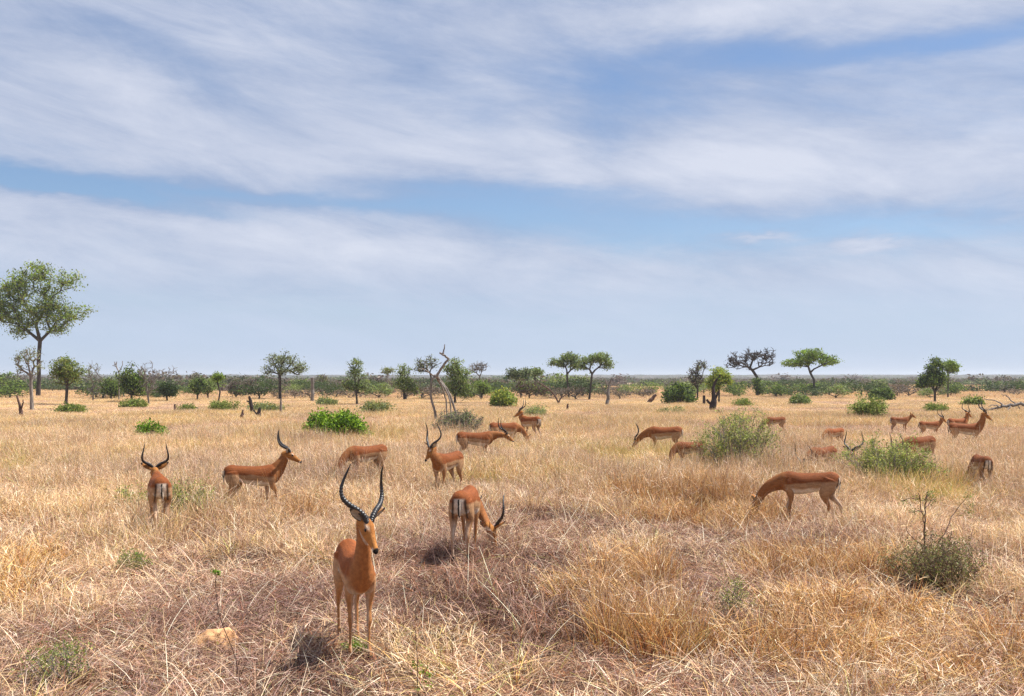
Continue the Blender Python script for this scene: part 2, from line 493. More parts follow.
# ------------------------------------------------------------------ wood and leaves
def tubes(segs, n=5):
    """segs: list of (p0, r0, p1, r1) -> tapered prisms in one mesh"""
    S = len(segs)
    p0 = np.array([s[0] for s in segs]); p1 = np.array([s[2] for s in segs])
    r0 = np.array([s[1] for s in segs]); r1 = np.array([s[3] for s in segs])
    t = p1 - p0; L = np.linalg.norm(t, axis=1, keepdims=True) + 1e-9; t = t / L
    ref = np.where(np.abs(t[:, 2:3]) > .9, np.array([[1., 0, 0]]), np.array([[0, 0, 1.]]))
    a = np.cross(t, ref); a /= np.linalg.norm(a, axis=1, keepdims=True)
    b = np.cross(t, a)
    p1 = p1 + t * (r1[:, None] * .4)
    V = np.zeros((S, 2 * n, 3))
    for k in range(n):
        w = 2 * math.pi * k / n
        dv = a * math.cos(w) + b * math.sin(w)
        V[:, k] = p0 + dv * r0[:, None]; V[:, n + k] = p1 + dv * r1[:, None]
    base = np.arange(S)[:, None] * 2 * n
    Q = np.concatenate([base + np.array([[k, (k + 1) % n, n + (k + 1) % n, n + k]]) for k in range(n)], 0)
    return V.reshape(-1, 3), Q


def path_segs(pts, radii, rng=None, jit=0.0, sub=4):
    """smooth path through points (Catmull-Rom) -> segs"""
    P = [np.array(p, float) for p in pts]
    P = [2 * P[0] - P[1]] + P + [2 * P[-1] - P[-2]]
    out, rr = [], []
    for i in range(1, len(P) - 2):
        for s in range(sub):
            t = s / sub
            q = 0.5 * ((2 * P[i]) + (-P[i - 1] + P[i + 1]) * t + (2 * P[i - 1] - 5 * P[i] + 4 * P[i + 1] - P[i + 2]) * t * t + (-P[i - 1] + 3 * P[i] - 3 * P[i + 1] + P[i + 2]) * t ** 3)
            if rng is not None and jit: q = q + rng.normal(0, jit, 3)
            out.append(q); rr.append(radii[i - 1] * (1 - t) + radii[i] * t)
    out.append(P[-2]); rr.append(radii[-1])
    return [(out[i], rr[i], out[i + 1], rr[i + 1]) for i in range(len(out) - 1)]


def grow(trunk, r_base, attr, rng, tip=0.012, wander=0.12, power=2.3, step=None, bias=0.45):
    """limbs from a trunk path to every attractor; radii by the pipe rule; returns segs"""
    nodes = [np.array(p, float) for p in trunk]; par = [-1] + list(range(len(trunk) - 1))
    plen = [0.0]
    for i in range(1, len(nodes)): plen.append(plen[-1] + np.linalg.norm(nodes[i] - nodes[i - 1]))
    first = max(1, int(len(trunk) * .6))
    top = nodes[-1]
    A = sorted([np.array(a, float) for a in attr], key=lambda a: np.linalg.norm(a - top))
    ext = max(np.linalg.norm(a - top) for a in A)
    step = step or ext / 7
    for a in A:
        NN = np.array(nodes[first:])
        dd = np.linalg.norm(NN - a, axis=1)
        cost = dd + bias * np.array(plen[first:]) + np.maximum(0, NN[:, 2] - a[2]) * .6
        j = int(np.argmin(cost)) + first
        p = nodes[j]; L = np.linalg.norm(a - p); m = max(1, int(L / step))
        prev = j
        sag = rng.normal(0, wander * L / max(m, 1) ** .5, 3)
        for k in range(1, m + 1):
            t = k / m
            q = p + (a - p) * t + np.array([0, 0, 1]) * L * .10 * math.sin(math.pi * t) + (sag * math.sin(math.pi * t) if m > 1 else 0)
            if k < m: q = q + rng.normal(0, wander * step * .5, 3)
            nodes.append(q); par.append(prev); plen.append(plen[prev] + np.linalg.norm(q - nodes[prev])); prev = len(nodes) - 1
    n = len(nodes); kids = [0.0] * n; leaf = [True] * n
    for i in range(1, n): leaf[par[i]] = False
    for i in range(n - 1, 0, -1):
        if leaf[i]: kids[i] += tip ** power
        kids[par[i]] += kids[i]
    rad = [max(k, tip ** power) ** (1 / power) for k in kids]
    sc = r_base / rad[0]
    sc = max(sc, .3)
    depthf = lambda r: tip + (r - tip) * ((r_base - tip) / max(rad[0] - tip, 1e-6))
    rad = [depthf(r) for r in rad]
    segs = []
    for i in range(1, n):
        segs.append((nodes[par[i]], min(rad[par[i]], rad[i] * 1.5 + .002) if par[i] >= len(trunk) - 1 else rad[par[i]], nodes[i], rad[i]))
    # root flare
    segs[0] = (segs[0][0], segs[0][1] * 1.25, segs[0][2], segs[0][3])
    return segs


def leaves(centers, per, spread, size, cols, wts, rng, flat=0.6, tilt=1.0, clumpvar=0.22):
    n = len(centers) * per
    c = np.repeat(np.array(centers), per, 0)
    off = rng.normal(0, 1, (n, 3)) * np.array([spread, spread, spread * flat])
    c = c + off
    s = size * rng.uniform(.55, 1.35, n)
    nrm = rng.normal(0, tilt, (n, 3)); nrm[:, 2] += .6
    nrm /= np.linalg.norm(nrm, axis=1, keepdims=True)
    ref = rng.normal(0, 1, (n, 3))
    a = np.cross(nrm, ref); a /= np.linalg.norm(a, axis=1, keepdims=True)
    b = np.cross(nrm, a)
    a *= s[:, None]; b *= (s * rng.uniform(.4, .75, n))[:, None]
    V = np.stack([c - a, c + b * .9, c + a, c - b * .9], 1).reshape(-1, 3)
    Q = np.arange(n * 4).reshape(-1, 4)
    col = pick(rng, cols, wts, n)
    cv = np.repeat(rng.uniform(1 - clumpvar, 1 + clumpvar, (len(centers), 1)), per, 0)
    C = np.repeat((col * cv)[:, None], 4, 1).reshape(-1, 3)
    return V, Q, C


def in_ellipsoids(E, n, rng, shell=.45):
    """E: list of (centre xyz, radii xyz); points weighted to the outer shell"""
    vol = np.array([e[1][0] * e[1][1] * e[1][2] for e in E]) ** .7; vol /= vol.sum()
    out = []
    for i in rng.choice(len(E), n, p=vol):
        v = rng.normal(0, 1, 3); v /= np.linalg.norm(v)
        r = (shell + (1 - shell) * rng.rand()) ** .8 * (1.28 if rng.rand() < .13 else 1)
        out.append(np.array(E[i][0]) + v * r * np.array(E[i][1]))
    return out


G_DARK = ((0.038, 0.062, 0.018), (0.07, 0.10, 0.028)); G_MID = ((0.14, 0.205, 0.035), (0.21, 0.28, 0.05))
G_GREY = ((0.18, 0.215, 0.09), (0.27, 0.30, 0.14)); G_BRIGHT = ((0.18, 0.28, 0.035), (0.27, 0.36, 0.05)); G_OLIVE = ((0.19, 0.205, 0.045), (0.29, 0.29, 0.075))
G_TWIG = ((0.13, 0.095, 0.085), (0.20, 0.16, 0.14)); G_BROWN = ((0.10, 0.075, 0.045), (0.15, 0.115, 0.06)); G_LIME = ((0.30, 0.33, 0.04), (0.40, 0.41, 0.07))


def tree(name, label, cat, px, by, top_px, top_py, r_px, E, nattr, per, leaf, pal, bark=B_DARK, seed=1, spread=None,
         flat=.6, group=None, tip_px=.35, trunk_mid=None, shell=.25, wander=.14, twigs=0, bias=.45, dz=0.0, stems=1, clumpvar=.22, dense=.75):
    """everything given where it appears from the camera, turned into metres at the tree's own distance"""
    rng = np.random.RandomState(seed)
    d = dist(by) + dz; m = d / F
    X = gx(px, d)
    root = empty(name, (X, d, 0)); tag(root, label, cat, group)
    z0 = 0.0 if dz == 0 else 0.0
    W = lambda qx, qy, dy=0.0: np.array([gx(qx, d) - X, dy, gz(qy, d)])
    base = np.array([0, 0, -.1])
    tp = W(top_px, top_py)
    mids = trunk_mid or []
    tr = [base] + [W(*q) for q in mids] + [tp]
    # subdivide the trunk a little
    T = [tr[0]]
    for a, b in zip(tr[:-1], tr[1:]):
        for k in range(1, 4): T.append(a + (b - a) * k / 3 + rng.normal(0, .005 * np.linalg.norm(b - a), 3) * (k < 3))
    EE = [(W(e[0], e[1], (e[4] if len(e) > 4 else 0) * m), (e[2] * m, e[2] * m * .85, e[3] * m)) for e in E]
    A = in_ellipsoids(EE, nattr, rng, shell)
    A = [a for a in A if a[2] > .15]
    segs = grow(T, r_px * .66 * m, A, rng, tip_px * m, wander, bias=bias)
    for k in range(stems - 1):
        b2 = base + np.array([rng.uniform(-1, 1) * 2.5 * r_px * m, rng.uniform(-1, 1) * 2 * r_px * m, 0])
        segs += path_segs([b2, (b2 + tp) / 2 + rng.normal(0, r_px * m, 3), tp], [r_px * m * .7, r_px * m * .6, r_px * m * .5])
    if twigs:
        for a in A:
            for k in range(twigs):
                v = rng.normal(0, 1, 3); v[2] = abs(v[2]) * .8; v /= np.linalg.norm(v)
                l = rng.uniform(2.0, 5.0) * m
                mid = a + v * l * .5 + rng.normal(0, .12 * l, 3)
                segs.append((a, tip_px * m, mid, tip_px * m * .8)); segs.append((mid, tip_px * m * .8, a + v * l + rng.normal(0, .2 * l, 3), tip_px * m * .45))
    v, q = tubes(segs, 6)
    obj('trunk', mesh_np('trunk', v, q, smooth=True), bark, root)
    if per:
        sp = (spread or 2.6) * m * 1.12
        v, q, c = leaves(A, max(2, int(per * dense)), sp, leaf * m * .80, pal, [1] * len(pal), rng, flat, clumpvar=clumpvar)
        keep = v.reshape(-1, 4, 3)[:, :, 2].min(1) > .03
        v = v.reshape(-1, 4, 3)[keep].reshape(-1, 3); c = c.reshape(-1, 4, 3)[keep].reshape(-1, 3)
        obj('crown', mesh_np('crown', v, np.arange(len(v)).reshape(-1, 4), None, c), M_LEAF, root)
    return root


TREES = 'trees scattered over the plain'
tree('tall_tree', 'tallest tree, long bare trunk under a wide open green crown', 'tree', 38, 397, 40, 341, 2.9,
     [(8, 312, 18, 18), (40, 277, 17, 18), (66, 281, 12, 12), (60, 315, 16, 13), (28, 319, 18, 13), (20, 331, 12, 7), (56, 329, 11, 7), (80, 311, 10, 7), (-2, 302, 12, 24), (18, 282, 12, 12), (40, 303, 22, 16), (14, 290, 14, 14)],
     290, 58, 1.35, G_OLIVE + G_MID + G_BRIGHT, B_DARK, 11, spread=3.6, tip_px=.3, bias=.35, dense=1)
tree('small_tree', 'small pale-trunked tree with thin grey-green leaves beside the tallest trunk', 'tree', 32, 411, 31, 376, 2.5,
     [(22, 361, 9, 10), (32, 356, 9, 9), (36, 368, 6, 7), (20, 372, 6, 5)], 60, 16, 1.1, G_GREY, B_PALE, 12, spread=2.2, twigs=1)
tree('round_tree', 'rounded bright green tree on a dark trunk near the tallest tree', 'tree', 66, 405, 67, 386, 2.2,
     [(67, 368, 14, 13), (76, 374, 9, 9), (58, 376, 9, 8)], 110, 55, 1.2, G_MID + G_OLIVE, B_DARK, 13, spread=2.4)
tree('sparse_tree', 'thin wispy grey tree with almost no leaves', 'tree', 93, 402, 93, 382, 1.0,
     [(93, 375, 8, 11), (94, 390, 7, 9)], 60, 9, .9, G_GREY, B_GREY, 14, spread=1.8, twigs=2, tip_px=.25)
tree('dark_bush_tree', 'small dark green tree beside a thin bleached dead trunk', 'tree', 112, 401, 110, 392, 1.4,
     [(110, 386, 9, 9), (114, 392, 6, 6)], 70, 45, 1.1, G_DARK + G_MID, B_DARK, 15, spread=2.0)
tree('dead_tree', 'thin bleached dead trunk with two bare curved boughs', 'tree', 119, 402, 119, 372, .9,
     [(113, 364, 4, 3), (122, 363, 3, 3), (108, 375, 3, 2)], 9, 0, 0, (), B_PALE, 16, tip_px=.35)
tree('dark_tree', 'broad dark green tree, left half of a pair with a bare grey tree', 'tree', 132, 403, 131, 390, 1.6,
     [(131, 377, 13, 11), (126, 385, 9, 10), (138, 386, 9, 12)], 120, 60, 1.2, G_DARK + G_MID, B_DARK, 17, spread=2.4)
tree('bare_tree', 'bare grey tree leaning against the broad dark green tree', 'tree', 149, 405, 147, 388, 1.3,
     [(147, 374, 10, 13), (152, 384, 8, 10)], 70, 3, .8, G_TWIG, B_GREY, 18, spread=2, twigs=3, tip_px=.25)
tree('ball_tree', 'round dark green tree with bare forked branches sticking out on top', 'tree', 167, 402, 167, 392, 1.3,
     [(167, 388, 9, 8), (171, 391, 6, 6)], 80, 55, 1.1, G_DARK, B_DARK, 19, spread=2.0)
tree('dead_branches', 'bare forked dead branches rising above the round dark green tree', 'dead tree', 166, 400, 166, 382, .8,
     [(162, 372, 4, 4), (172, 372, 4, 4)], 12, 0, 0, (), B_GREY, 20, tip_px=.3, twigs=1)
tree('twin_bush_tree', 'darker tree of two neighbouring rounded green ones', 'tree', 197, 401, 198, 392, 1.2,
     [(198, 386, 7, 8)], 60, 50, 1.1, G_DARK + G_MID, B_DARK, 21, spread=2.0)
tree('twin_bush_tree', 'paler tree of two neighbouring rounded green ones', 'tree', 208, 400, 208, 392, 1.0,
     [(208, 386, 7, 8)], 55, 45, 1.1, G_MID + G_GREY, B_DARK, 22, spread=2.0)
tree('slender_tree', 'slender crooked tree with a small bright green tuft on top', 'tree', 217, 408, 217, 381, 1.2,
     [(217, 377, 6, 4)], 30, 45, 1.1, G_BRIGHT + G_MID, B_DARK, 23, spread=1.6, trunk_mid=[(220, 392)])
tree('brown_bush_tree', 'brownish leafless-looking low tree, left of a close pair', 'tree', 236, 399, 236, 393, 1.0,
     [(236, 388, 10, 7)], 70, 22, 1.1, G_BROWN + G_TWIG, B_DARK, 24, spread=2.0, twigs=1)
tree('brown_bush_tree', 'brownish purple low tree, right of a close pair', 'tree', 248, 397, 249, 392, .9,
     [(250, 387, 8, 6)], 60, 18, 1.1, G_TWIG + G_BROWN, B_DARK, 25, spread=2.0, twigs=1)
tree('spreading_tree', 'pale grey-green spreading tree with a forked dark trunk, left of the grey post stump', 'tree', 280, 400, 280, 382, 2.3,
     [(276, 362, 10, 9), (288, 360, 10, 8), (297, 368, 9, 8), (270, 370, 7, 6), (285, 371, 9, 5)], 130, 32, 1.1, G_GREY + ((0.20, 0.23, 0.13),), B_DARK, 26, spread=2.2, bias=.3)
tree('conical_tree', 'upright green tree, tiered crown narrowing to a thin top, behind bright green shrub', 'tree', 357, 405, 356, 386, 1.5,
     [(356, 364, 6, 8), (356, 374, 10, 5), (350, 385, 8, 6), (363, 386, 8, 6)], 110, 34, 1.1, G_MID + G_GREY, B_DARK, 27, spread=2.0)
tree('tuft_tree', 'thin trunk with a small flat grey-green top left of the dead tree', 'tree', 388, 398, 388, 376, .8,
     [(388, 371, 7, 3.5), (386, 388, 6, 7)], 60, 26, 1.1, G_GREY + G_OLIVE, B_PALE, 28, spread=1.7)
tree('green_tree', 'mid green tree with a pointed top just left of the dead tree', 'tree', 404, 401, 404, 386, 1.5,
     [(404, 372, 7, 8), (405, 384, 11, 8), (412, 389, 7, 6)], 110, 44, 1.1, G_MID + G_GREY, B_DARK, 29, spread=2.2, stems=2)
tree('grey_tree', 'bare-looking grey tree with airy twigs behind the dead tree', 'tree', 431, 401, 431, 377, 1.3,
     [(424, 364, 9, 6), (432, 362, 8, 7), (420, 370, 8, 3)], 80, 12, .9, G_GREY, B_DARK, 30, spread=2.0, twigs=2, tip_px=.25)
tree('green_tree', 'large green tree immediately behind the twisted dead trunk, to its right', 'tree', 455, 404, 455, 388, 1.9,
     [(453, 368, 9, 9), (460, 376, 10, 9), (456, 388, 14, 8), (466, 390, 9, 8)], 170, 46, 1.2, G_MID + G_GREY, B_DARK, 31, spread=2.4)
tree('bare_tree', 'small bare mauve-grey tree on a thin trunk right of the dead tree', 'tree', 480, 399, 479, 379, .9,
     [(474, 369, 5, 5), (482, 368, 6, 5)], 60, 3, .8, G_TWIG, B_GREY, 32, spread=1.6, twigs=3, tip_px=.22)
tree('low_tree', 'green lower growth round the foot of the small bare tree', 'tree', 481, 401, 481, 393, .9,
     [(482, 388, 8, 7)], 55, 36, 1.1, G_MID, B_DARK, 33, spread=2.0)
tree('flat_tree', 'dark grey-green flat-topped tree above brown brushwood', 'tree', 521, 399, 521, 381, 1.3,
     [(514, 373, 7, 4), (526, 372, 8, 3.5), (522, 377, 9, 3)], 90, 36, 1.1, G_DARK + G_GREY, B_DARK, 34, spread=2.0)
tree('flat_tree', 'paler flat-topped tree above brown brushwood', 'tree', 536, 398, 535, 380, 1.1,
     [(535, 372, 7, 3.5)], 55, 34, 1.1, G_GREY + G_MID, B_DARK, 35, spread=1.8)
tree('brushwood', 'low brown tangled brushwood beneath the flat-topped trees', 'brushwood', 529, 400, 529, 394, .8,
     [(526, 387, 14, 8), (540, 390, 9, 6)], 130, 22, 1.1, G_BROWN + G_TWIG + G_MID, B_RED, 36, spread=2.4, twigs=1, stems=3)
tree('umbrella_tree', 'green umbrella-topped tree, left of the matching pair', 'tree', 569, 399, 567, 374, 1.5,
     [(560, 362, 9, 5), (570, 358, 9, 5), (576, 364, 8, 5), (554, 363, 5, 2.5)], 120, 40, 1.1, G_MID + G_GREY, B_DARK, 37, spread=1.9, bias=.3)
tree('umbrella_tree', 'green umbrella-topped tree, right of the matching pair', 'tree', 589, 400, 592, 374, 1.6,
     [(586, 361, 8, 5), (598, 358, 11, 5), (606, 363, 7, 6), (584, 367, 5, 3)], 130, 36, 1.1, G_MID + G_GREY, B_DARK, 38, spread=1.9, bias=.3)
tree('grey_tree', 'half bare grey-green tree left of the lime green tree', 'tree', 697, 401, 698, 383, 1.3,
     [(702, 366, 7, 5), (694, 370, 6, 4), (697, 380, 9, 8)], 100, 16, 1.0, G_GREY + G_TWIG, B_DARK, 39, spread=2.0, twigs=2, tip_px=.25)
tree('lime_tree', 'lime green tree leaning over two charred stumps', 'tree', 719, 404, 719, 388, 1.4,
     [(720, 376, 10, 8), (714, 384, 7, 8), (727, 378, 5, 6)], 110, 50, 1.2, G_LIME + G_BRIGHT, B_DARK, 40, spread=2.0)
tree('bare_tree', 'large wide bare grey tree left of the umbrella-shaped tree', 'tree', 757, 397, 757, 377, 2.1,
     [(739, 360, 12, 8), (757, 357, 14, 8), (768, 358, 8, 9), (733, 365, 8, 5), (750, 368, 8, 4)], 150, 2, .8, G_TWIG, B_DARK, 41, spread=2, twigs=4, tip_px=.30, bias=.25)
tree('ivy_growth', 'dark green leafy growth round the base of the wide bare tree', 'undergrowth', 758, 397.5, 758, 388, .8,
     [(757, 383, 4.5, 5), (760, 391, 5, 5)], 45, 40, 1.1, G_DARK + G_MID, B_DARK, 42, spread=1.6)
tree('umbrella_tree', 'wide flat-topped bright green umbrella tree standing alone', 'tree', 814, 397, 814, 380, 1.7,
     [(793, 363, 11, 4), (812, 354, 14, 5), (826, 360, 11, 6), (806, 360, 14, 4)], 170, 42, 1.15, G_MID + G_BRIGHT, B_DARK, 43, spread=1.9, bias=.22, flat=.45)
tree('bushy_tree', 'dense dark green tree with a ragged pointed top on the far side', 'tree', 935, 403, 935, 392, 1.7,
     [(934, 379, 13, 9), (936, 368, 9, 7), (924, 383, 7, 5), (936, 360, 4, 5)], 150, 60, 1.2, G_DARK + G_MID, B_DARK, 44, spread=2.2)
tree('flat_tree', 'light green flat-topped tree peeking out behind the dense dark tree', 'tree', 948, 399, 948, 376, 1.1,
     [(950, 366, 8, 5), (954, 370, 4, 4)], 70, 44, 1.1, G_BRIGHT + G_MID, B_DARK, 45, spread=1.8)
# emergent bits above the bush line
for px_, by_, ty_, s_, lab in ((197, 392, 374, 50, 'smallish grey thin tree on the skyline above the twin green trees'),
                               (322, 393, 375, 51, 'forked bare sapling on the skyline right of the grey post stump'),
                               (668, 392, 383, 52, 'dark pointed small tree behind the wide green bush')):
    tree('skyline_tree', lab, 'tree', px_, by_, px_, ty_ + 7, .7, [(px_, ty_ + 3, 5, 4)], 35, 10, 1.0, G_GREY + G_DARK, B_GREY, s_, spread=1.6, twigs=1)


def shrub(name, label, cat, px, by, wpx, hpx, style, pal, seed, n=60, per=40, leaf_m=.03, bark=B_GREY, group=None, stem_r=.006, leafy_from=.25, lean=.5, spread_m=.05, mess=.06):
    rng = np.random.RandomState(seed)
    if name in ('low_bush', 'grey_bush', 'loose_bush'):
        per, n, spread_m, hpx = max(3, int(per * .5)), int(n * .75), spread_m * 1.3, hpx * .85
    d = dist(by); m = d / F
    X = gx(px, d)
    root = empty(name, (X, d, 0)); tag(root, label, cat, group)
    w, h = wpx * m / 2, hpx * m
    segs, cen = [], []
    if style == 'dome':
        for i in range(n):
            a = rng.rand() * 6.283; r = math.sqrt(rng.rand()) * .92
            lob = .82 + .28 * math.sin(3 * a + seed) * r + rng.normal(0, .06)
            z = h * math.sqrt(max(0, 1 - r * r)) * lob * rng.uniform(.35, 1.0) ** .45
            p = np.array([w * r * math.cos(a), w * r * math.sin(a) * .85, max(z, .06)])
            cen.append(p)
            b = np.array([p[0] * .12, p[1] * .12, -.03])
            mid = (b + p) * .5 + rng.normal(0, .05 * h, 3)
            segs += [(b, stem_r * 1.6, mid, stem_r), (mid, stem_r, p, stem_r * .5)]
    else:
        for i in range(n):
            a = rng.rand() * 6.283; r0 = .35 * math.sqrt(rng.rand()); r1 = min(1, r0 + abs(rng.normal(.35, .28)))
            hh = h * (1 - .38 * r1 * r1) * rng.uniform(.55, 1.0)
            b = np.array([w * r0 * math.cos(a), w * r0 * math.sin(a), -.03])
            t = np.array([w * r1 * math.cos(a), w * r1 * math.sin(a), hh])
            segs.append((np.array([0, 0, -.06]), stem_r * 1.5, b, stem_r * 1.4))
            mid = (b + t) * .5 + np.array([0, 0, .10 * hh]) + rng.normal(0, mess * h, 3)
            segs += path_segs([b, mid, t], [stem_r * 1.4, stem_r, stem_r * .4], rng, .012 * h, 3)
            for k in range(4):
                u = rng.uniform(leafy_from, 1.0)
                q = b + (mid - b) * u * 2 if u < .5 else mid + (t - mid) * (u - .5) * 2
                v = rng.normal(0, 1, 3); v[2] = abs(v[2]) + .3; v /= np.linalg.norm(v)
                e = q + v * h * rng.uniform(.06, .2)
                segs.append((q, stem_r * .6, e, stem_r * .3)); cen += [q * .4 + e * .6, e]
    v, q = tubes(segs, 4)
    obj('stems', mesh_np('stems', v, q, smooth=True), bark, root)
    if per:
        v, q, c = leaves(cen, per, spread_m, leaf_m, pal, [1] * len(pal), rng, .9)
        v = v.reshape(-1, 4, 3); keep = v[:, :, 2].min(1) > .01
        v = v[keep].reshape(-1, 3); c = c.reshape(-1, 4, 3)[keep].reshape(-1, 3)
        obj('foliage', mesh_np('foliage', v, np.arange(len(v)).reshape(-1, 4), None, c), M_LEAF, root)
    return root


G_VIVID = ((0.17, 0.29, 0.02), (0.27, 0.40, 0.03), (0.08, 0.15, 0.015))
G_FINE = ((0.33, 0.36, 0.09), (0.43, 0.45, 0.13), (0.19, 0.215, 0.065))
shrub('bright_shrub', 'largest vivid green leafy shrub, left of centre in open straw grass', 'shrub', 337, 442, 66, 33, 'dome', G_VIVID, 61, 150, 55, .055, spread_m=.11)
shrub('bright_shrub', 'small vivid green leafy shrub left of the large one', 'shrub', 151, 439, 33, 21, 'dome', G_VIVID, 62, 32, 34, .055, spread_m=.09)
shrub('dome_bush', 'dense yellow-green dome-shaped bush below the flat-topped trees', 'bush', 503, 408, 21, 18, 'dome', G_LIME + G_MID, 63, 110, 50, .10, spread_m=.2)
shrub('wispy_bush', 'large wispy green bush with upright shoots beside two grazing impalas', 'bush', 740, 476, 88, 73, 'wisp', G_FINE, 64, 130, 10, .022, leafy_from=.15, spread_m=.045)
shrub('wispy_bush', 'wide yellowish-green thorny bush in front of lowered horns', 'bush', 890, 493, 106, 58, 'wisp', G_FINE + ((.30, .34, .08),), 65, 170, 10, .021, leafy_from=.1, spread_m=.045)
shrub('wispy_bush', 'loose green bush in far grass right of the umbrella tree', 'bush', 868, 421, 40, 25, 'wisp', G_FINE + G_MID, 66, 70, 12, .05, spread_m=.09)
shrub('dark_bush', 'dark rounded bush beneath the horizon right of the umbrella tree', 'bush', 882, 401, 22, 12, 'dome', G_DARK + G_MID, 67, 80, 45, .12, spread_m=.22)
shrub('twiggy_bush', 'grey-green twiggy bush piled round the foot of the dead tree', 'bush', 458, 436, 56, 27, 'wisp', G_GREY + G_TWIG, 68, 110, 7, .035, bark=B_GREY, stem_r=.012, spread_m=.07)
shrub('grey_bush', 'grey-green spreading bush behind the vivid green shrub', 'bush', 377, 416, 40, 18, 'wisp', G_GREY + G_OLIVE, 69, 100, 12, .06, spread_m=.1)
shrub('grey_bush', 'pale grey-green bush left of the vivid green shrub near small pale stump', 'bush', 265, 414, 40, 14, 'wisp', G_GREY + G_OLIVE, 70, 80, 10, .06, spread_m=.1)
shrub('grey_bush', 'low grey-green bush at the foot of the grey post stump', 'bush', 325, 408, 22, 9, 'wisp', G_GREY + G_OLIVE, 71, 60, 24, .08, spread_m=.14)
shrub('low_bush', 'long low green bush right of the pale-trunked small tree', 'bush', 72, 414, 34, 8, 'wisp', G_OLIVE + G_MID, 72, 60, 30, .07, spread_m=.13)
shrub('low_bush', 'low green bush at the foot of the broad dark green tree', 'bush', 135, 408, 30, 7, 'wisp', G_MID + G_OLIVE, 73, 50, 24, .08, spread_m=.14)
shrub('low_bush', 'low green bush beside the small brown stump', 'bush', 187, 413, 18, 10, 'wisp', G_MID + G_OLIVE, 74, 40, 12, .06, spread_m=.1)
shrub('low_bush', 'green bush round the base of the slender crooked tree', 'bush', 221, 412, 34, 14, 'wisp', G_OLIVE + G_MID, 75, 70, 12, .06, spread_m=.1)
shrub('wide_bush', 'wide mid green bush in front of the half bare grey tree', 'bush', 679, 405, 30, 22, 'dome', G_MID + G_DARK, 76, 130, 50, .10, spread_m=.2)
shrub('loose_bush', 'dull green bush just behind the ram looking over its back', 'bush', 536, 420, 30, 18, 'wisp', G_FINE + G_GREY, 77, 60, 10, .045, spread_m=.08)
shrub('low_bush', 'low round bush left of the lone umbrella tree foot', 'bush', 800, 406, 18, 11, 'wisp', G_GREY + G_MID, 78, 50, 30, .09, spread_m=.15)
shrub('low_bush', 'low green bush right of the dense dark tree', 'bush', 974, 407, 22, 9, 'wisp', G_OLIVE + G_MID, 79, 50, 26, .09, spread_m=.14)
shrub('low_bush', 'loose low green bush before the dense dark tree', 'bush', 936, 412, 26, 10, 'wisp', G_OLIVE + G_MID, 80, 50, 10, .06, spread_m=.1)
shrub('low_bush', 'low green bush below the lime green tree', 'bush', 742, 407, 22, 9, 'wisp', G_OLIVE + G_MID, 81, 50, 12, .06, spread_m=.1)
shrub('low_bush', 'scruffy green low bush left of the charred stumps', 'bush', 672, 416, 34, 10, 'wisp', G_OLIVE + G_GREY, 82, 50, 9, .05, spread_m=.1)
shrub('weed_clump', 'leafy green weeds on the far side of the ram seen from behind', 'weeds', 186, 524, 80, 44, 'wisp', G_FINE + G_OLIVE, 83, 60, 7, .017, stem_r=.004, spread_m=.05, leafy_from=.3)
shrub('weed_clump', 'sparse green weeds left of the ram seen from behind', 'weeds', 133, 516, 44, 34, 'wisp', G_FINE + G_MID, 84, 26, 7, .018, stem_r=.004, spread_m=.045)
shrub('weed_clump', 'small green weeds low in the near left grass', 'weeds', 64, 684, 76, 46, 'wisp', G_OLIVE + G_FINE, 85, 26, 5, .011, stem_r=.003, spread_m=.05, mess=.2)
shrub('dark_thorn_bush', 'dark half dead thorn bush in the grass on the near right', 'thorn bush', 936, 590, 104, 54, 'wisp', ((.24, .16, .07), (.17, .13, .06), (.22, .23, .07), (.13, .14, .05), (.18, .20, .06)), 86, 130, 9, .012, bark=B_RED, stem_r=.0036, spread_m=.06, leafy_from=.0, mess=.22)
shrub('weed_clump', 'dark green weed tuft in a hollow of the near left grass', 'weeds', 133, 572, 40, 22, 'wisp', G_OLIVE + G_MID, 87, 30, 5, .012, stem_r=.003, spread_m=.03)
shrub('weed_clump', 'green tuft between the legs of the foremost ram', 'weeds', 358, 652, 30, 15, 'wisp', G_BRIGHT, 88, 18, 5, .010, stem_r=.002, spread_m=.02)
shrub('weed_clump', 'olive green weeds by the dark hollow in the near right grass', 'weeds', 735, 616, 40, 42, 'wisp', G_OLIVE + G_FINE, 89, 24, 5, .010, stem_r=.003, spread_m=.03)


# thorny sapling standing out of the dark thorn bush
def drawn(name, label, cat, by, paths, bark, tufts=None, pal=None, leaf_m=.012, per=18, spread_m=.03, group=None, sub=4, nside=7, part='branches', seed=1, dy=0.0, jit=0.0):
    """paths: lists of (px, py, radius_px[, depth offset in metres]) as seen from the camera, at one distance, metre-sized"""
    rng = np.random.RandomState(seed)
    d = dist(by) + dy; m = d / F
    X = gx(paths[0][0][0], d)
    root = empty(name, (X, d, 0)); tag(root, label, cat, group)
    segs = []
    for p in paths:
        P = [np.array([gx(q[0], d) - X, q[3] if len(q) > 3 else 0, gz(q[1], d)]) for q in p]
        if p is paths[0] or P[0][2] < .06: P[0][2] = min(P[0][2], -.05)
        segs += path_segs(P, [q[2] * m for q in p], rng, jit * m, sub)
    v, q = tubes(segs, nside)
    obj(part, mesh_np(part, v, q, smooth=True), bark, root)
    if tufts:
        cen = [np.array([gx(t[0], d) - X, t[2] if len(t) > 2 else 0, gz(t[1], d)]) for t in tufts]
        v, q, c = leaves(cen, per, spread_m, leaf_m, pal, [1] * len(pal), rng, .8)
        obj('foliage', mesh_np('foliage', v, q, None, c), M_LEAF, root)
    return root


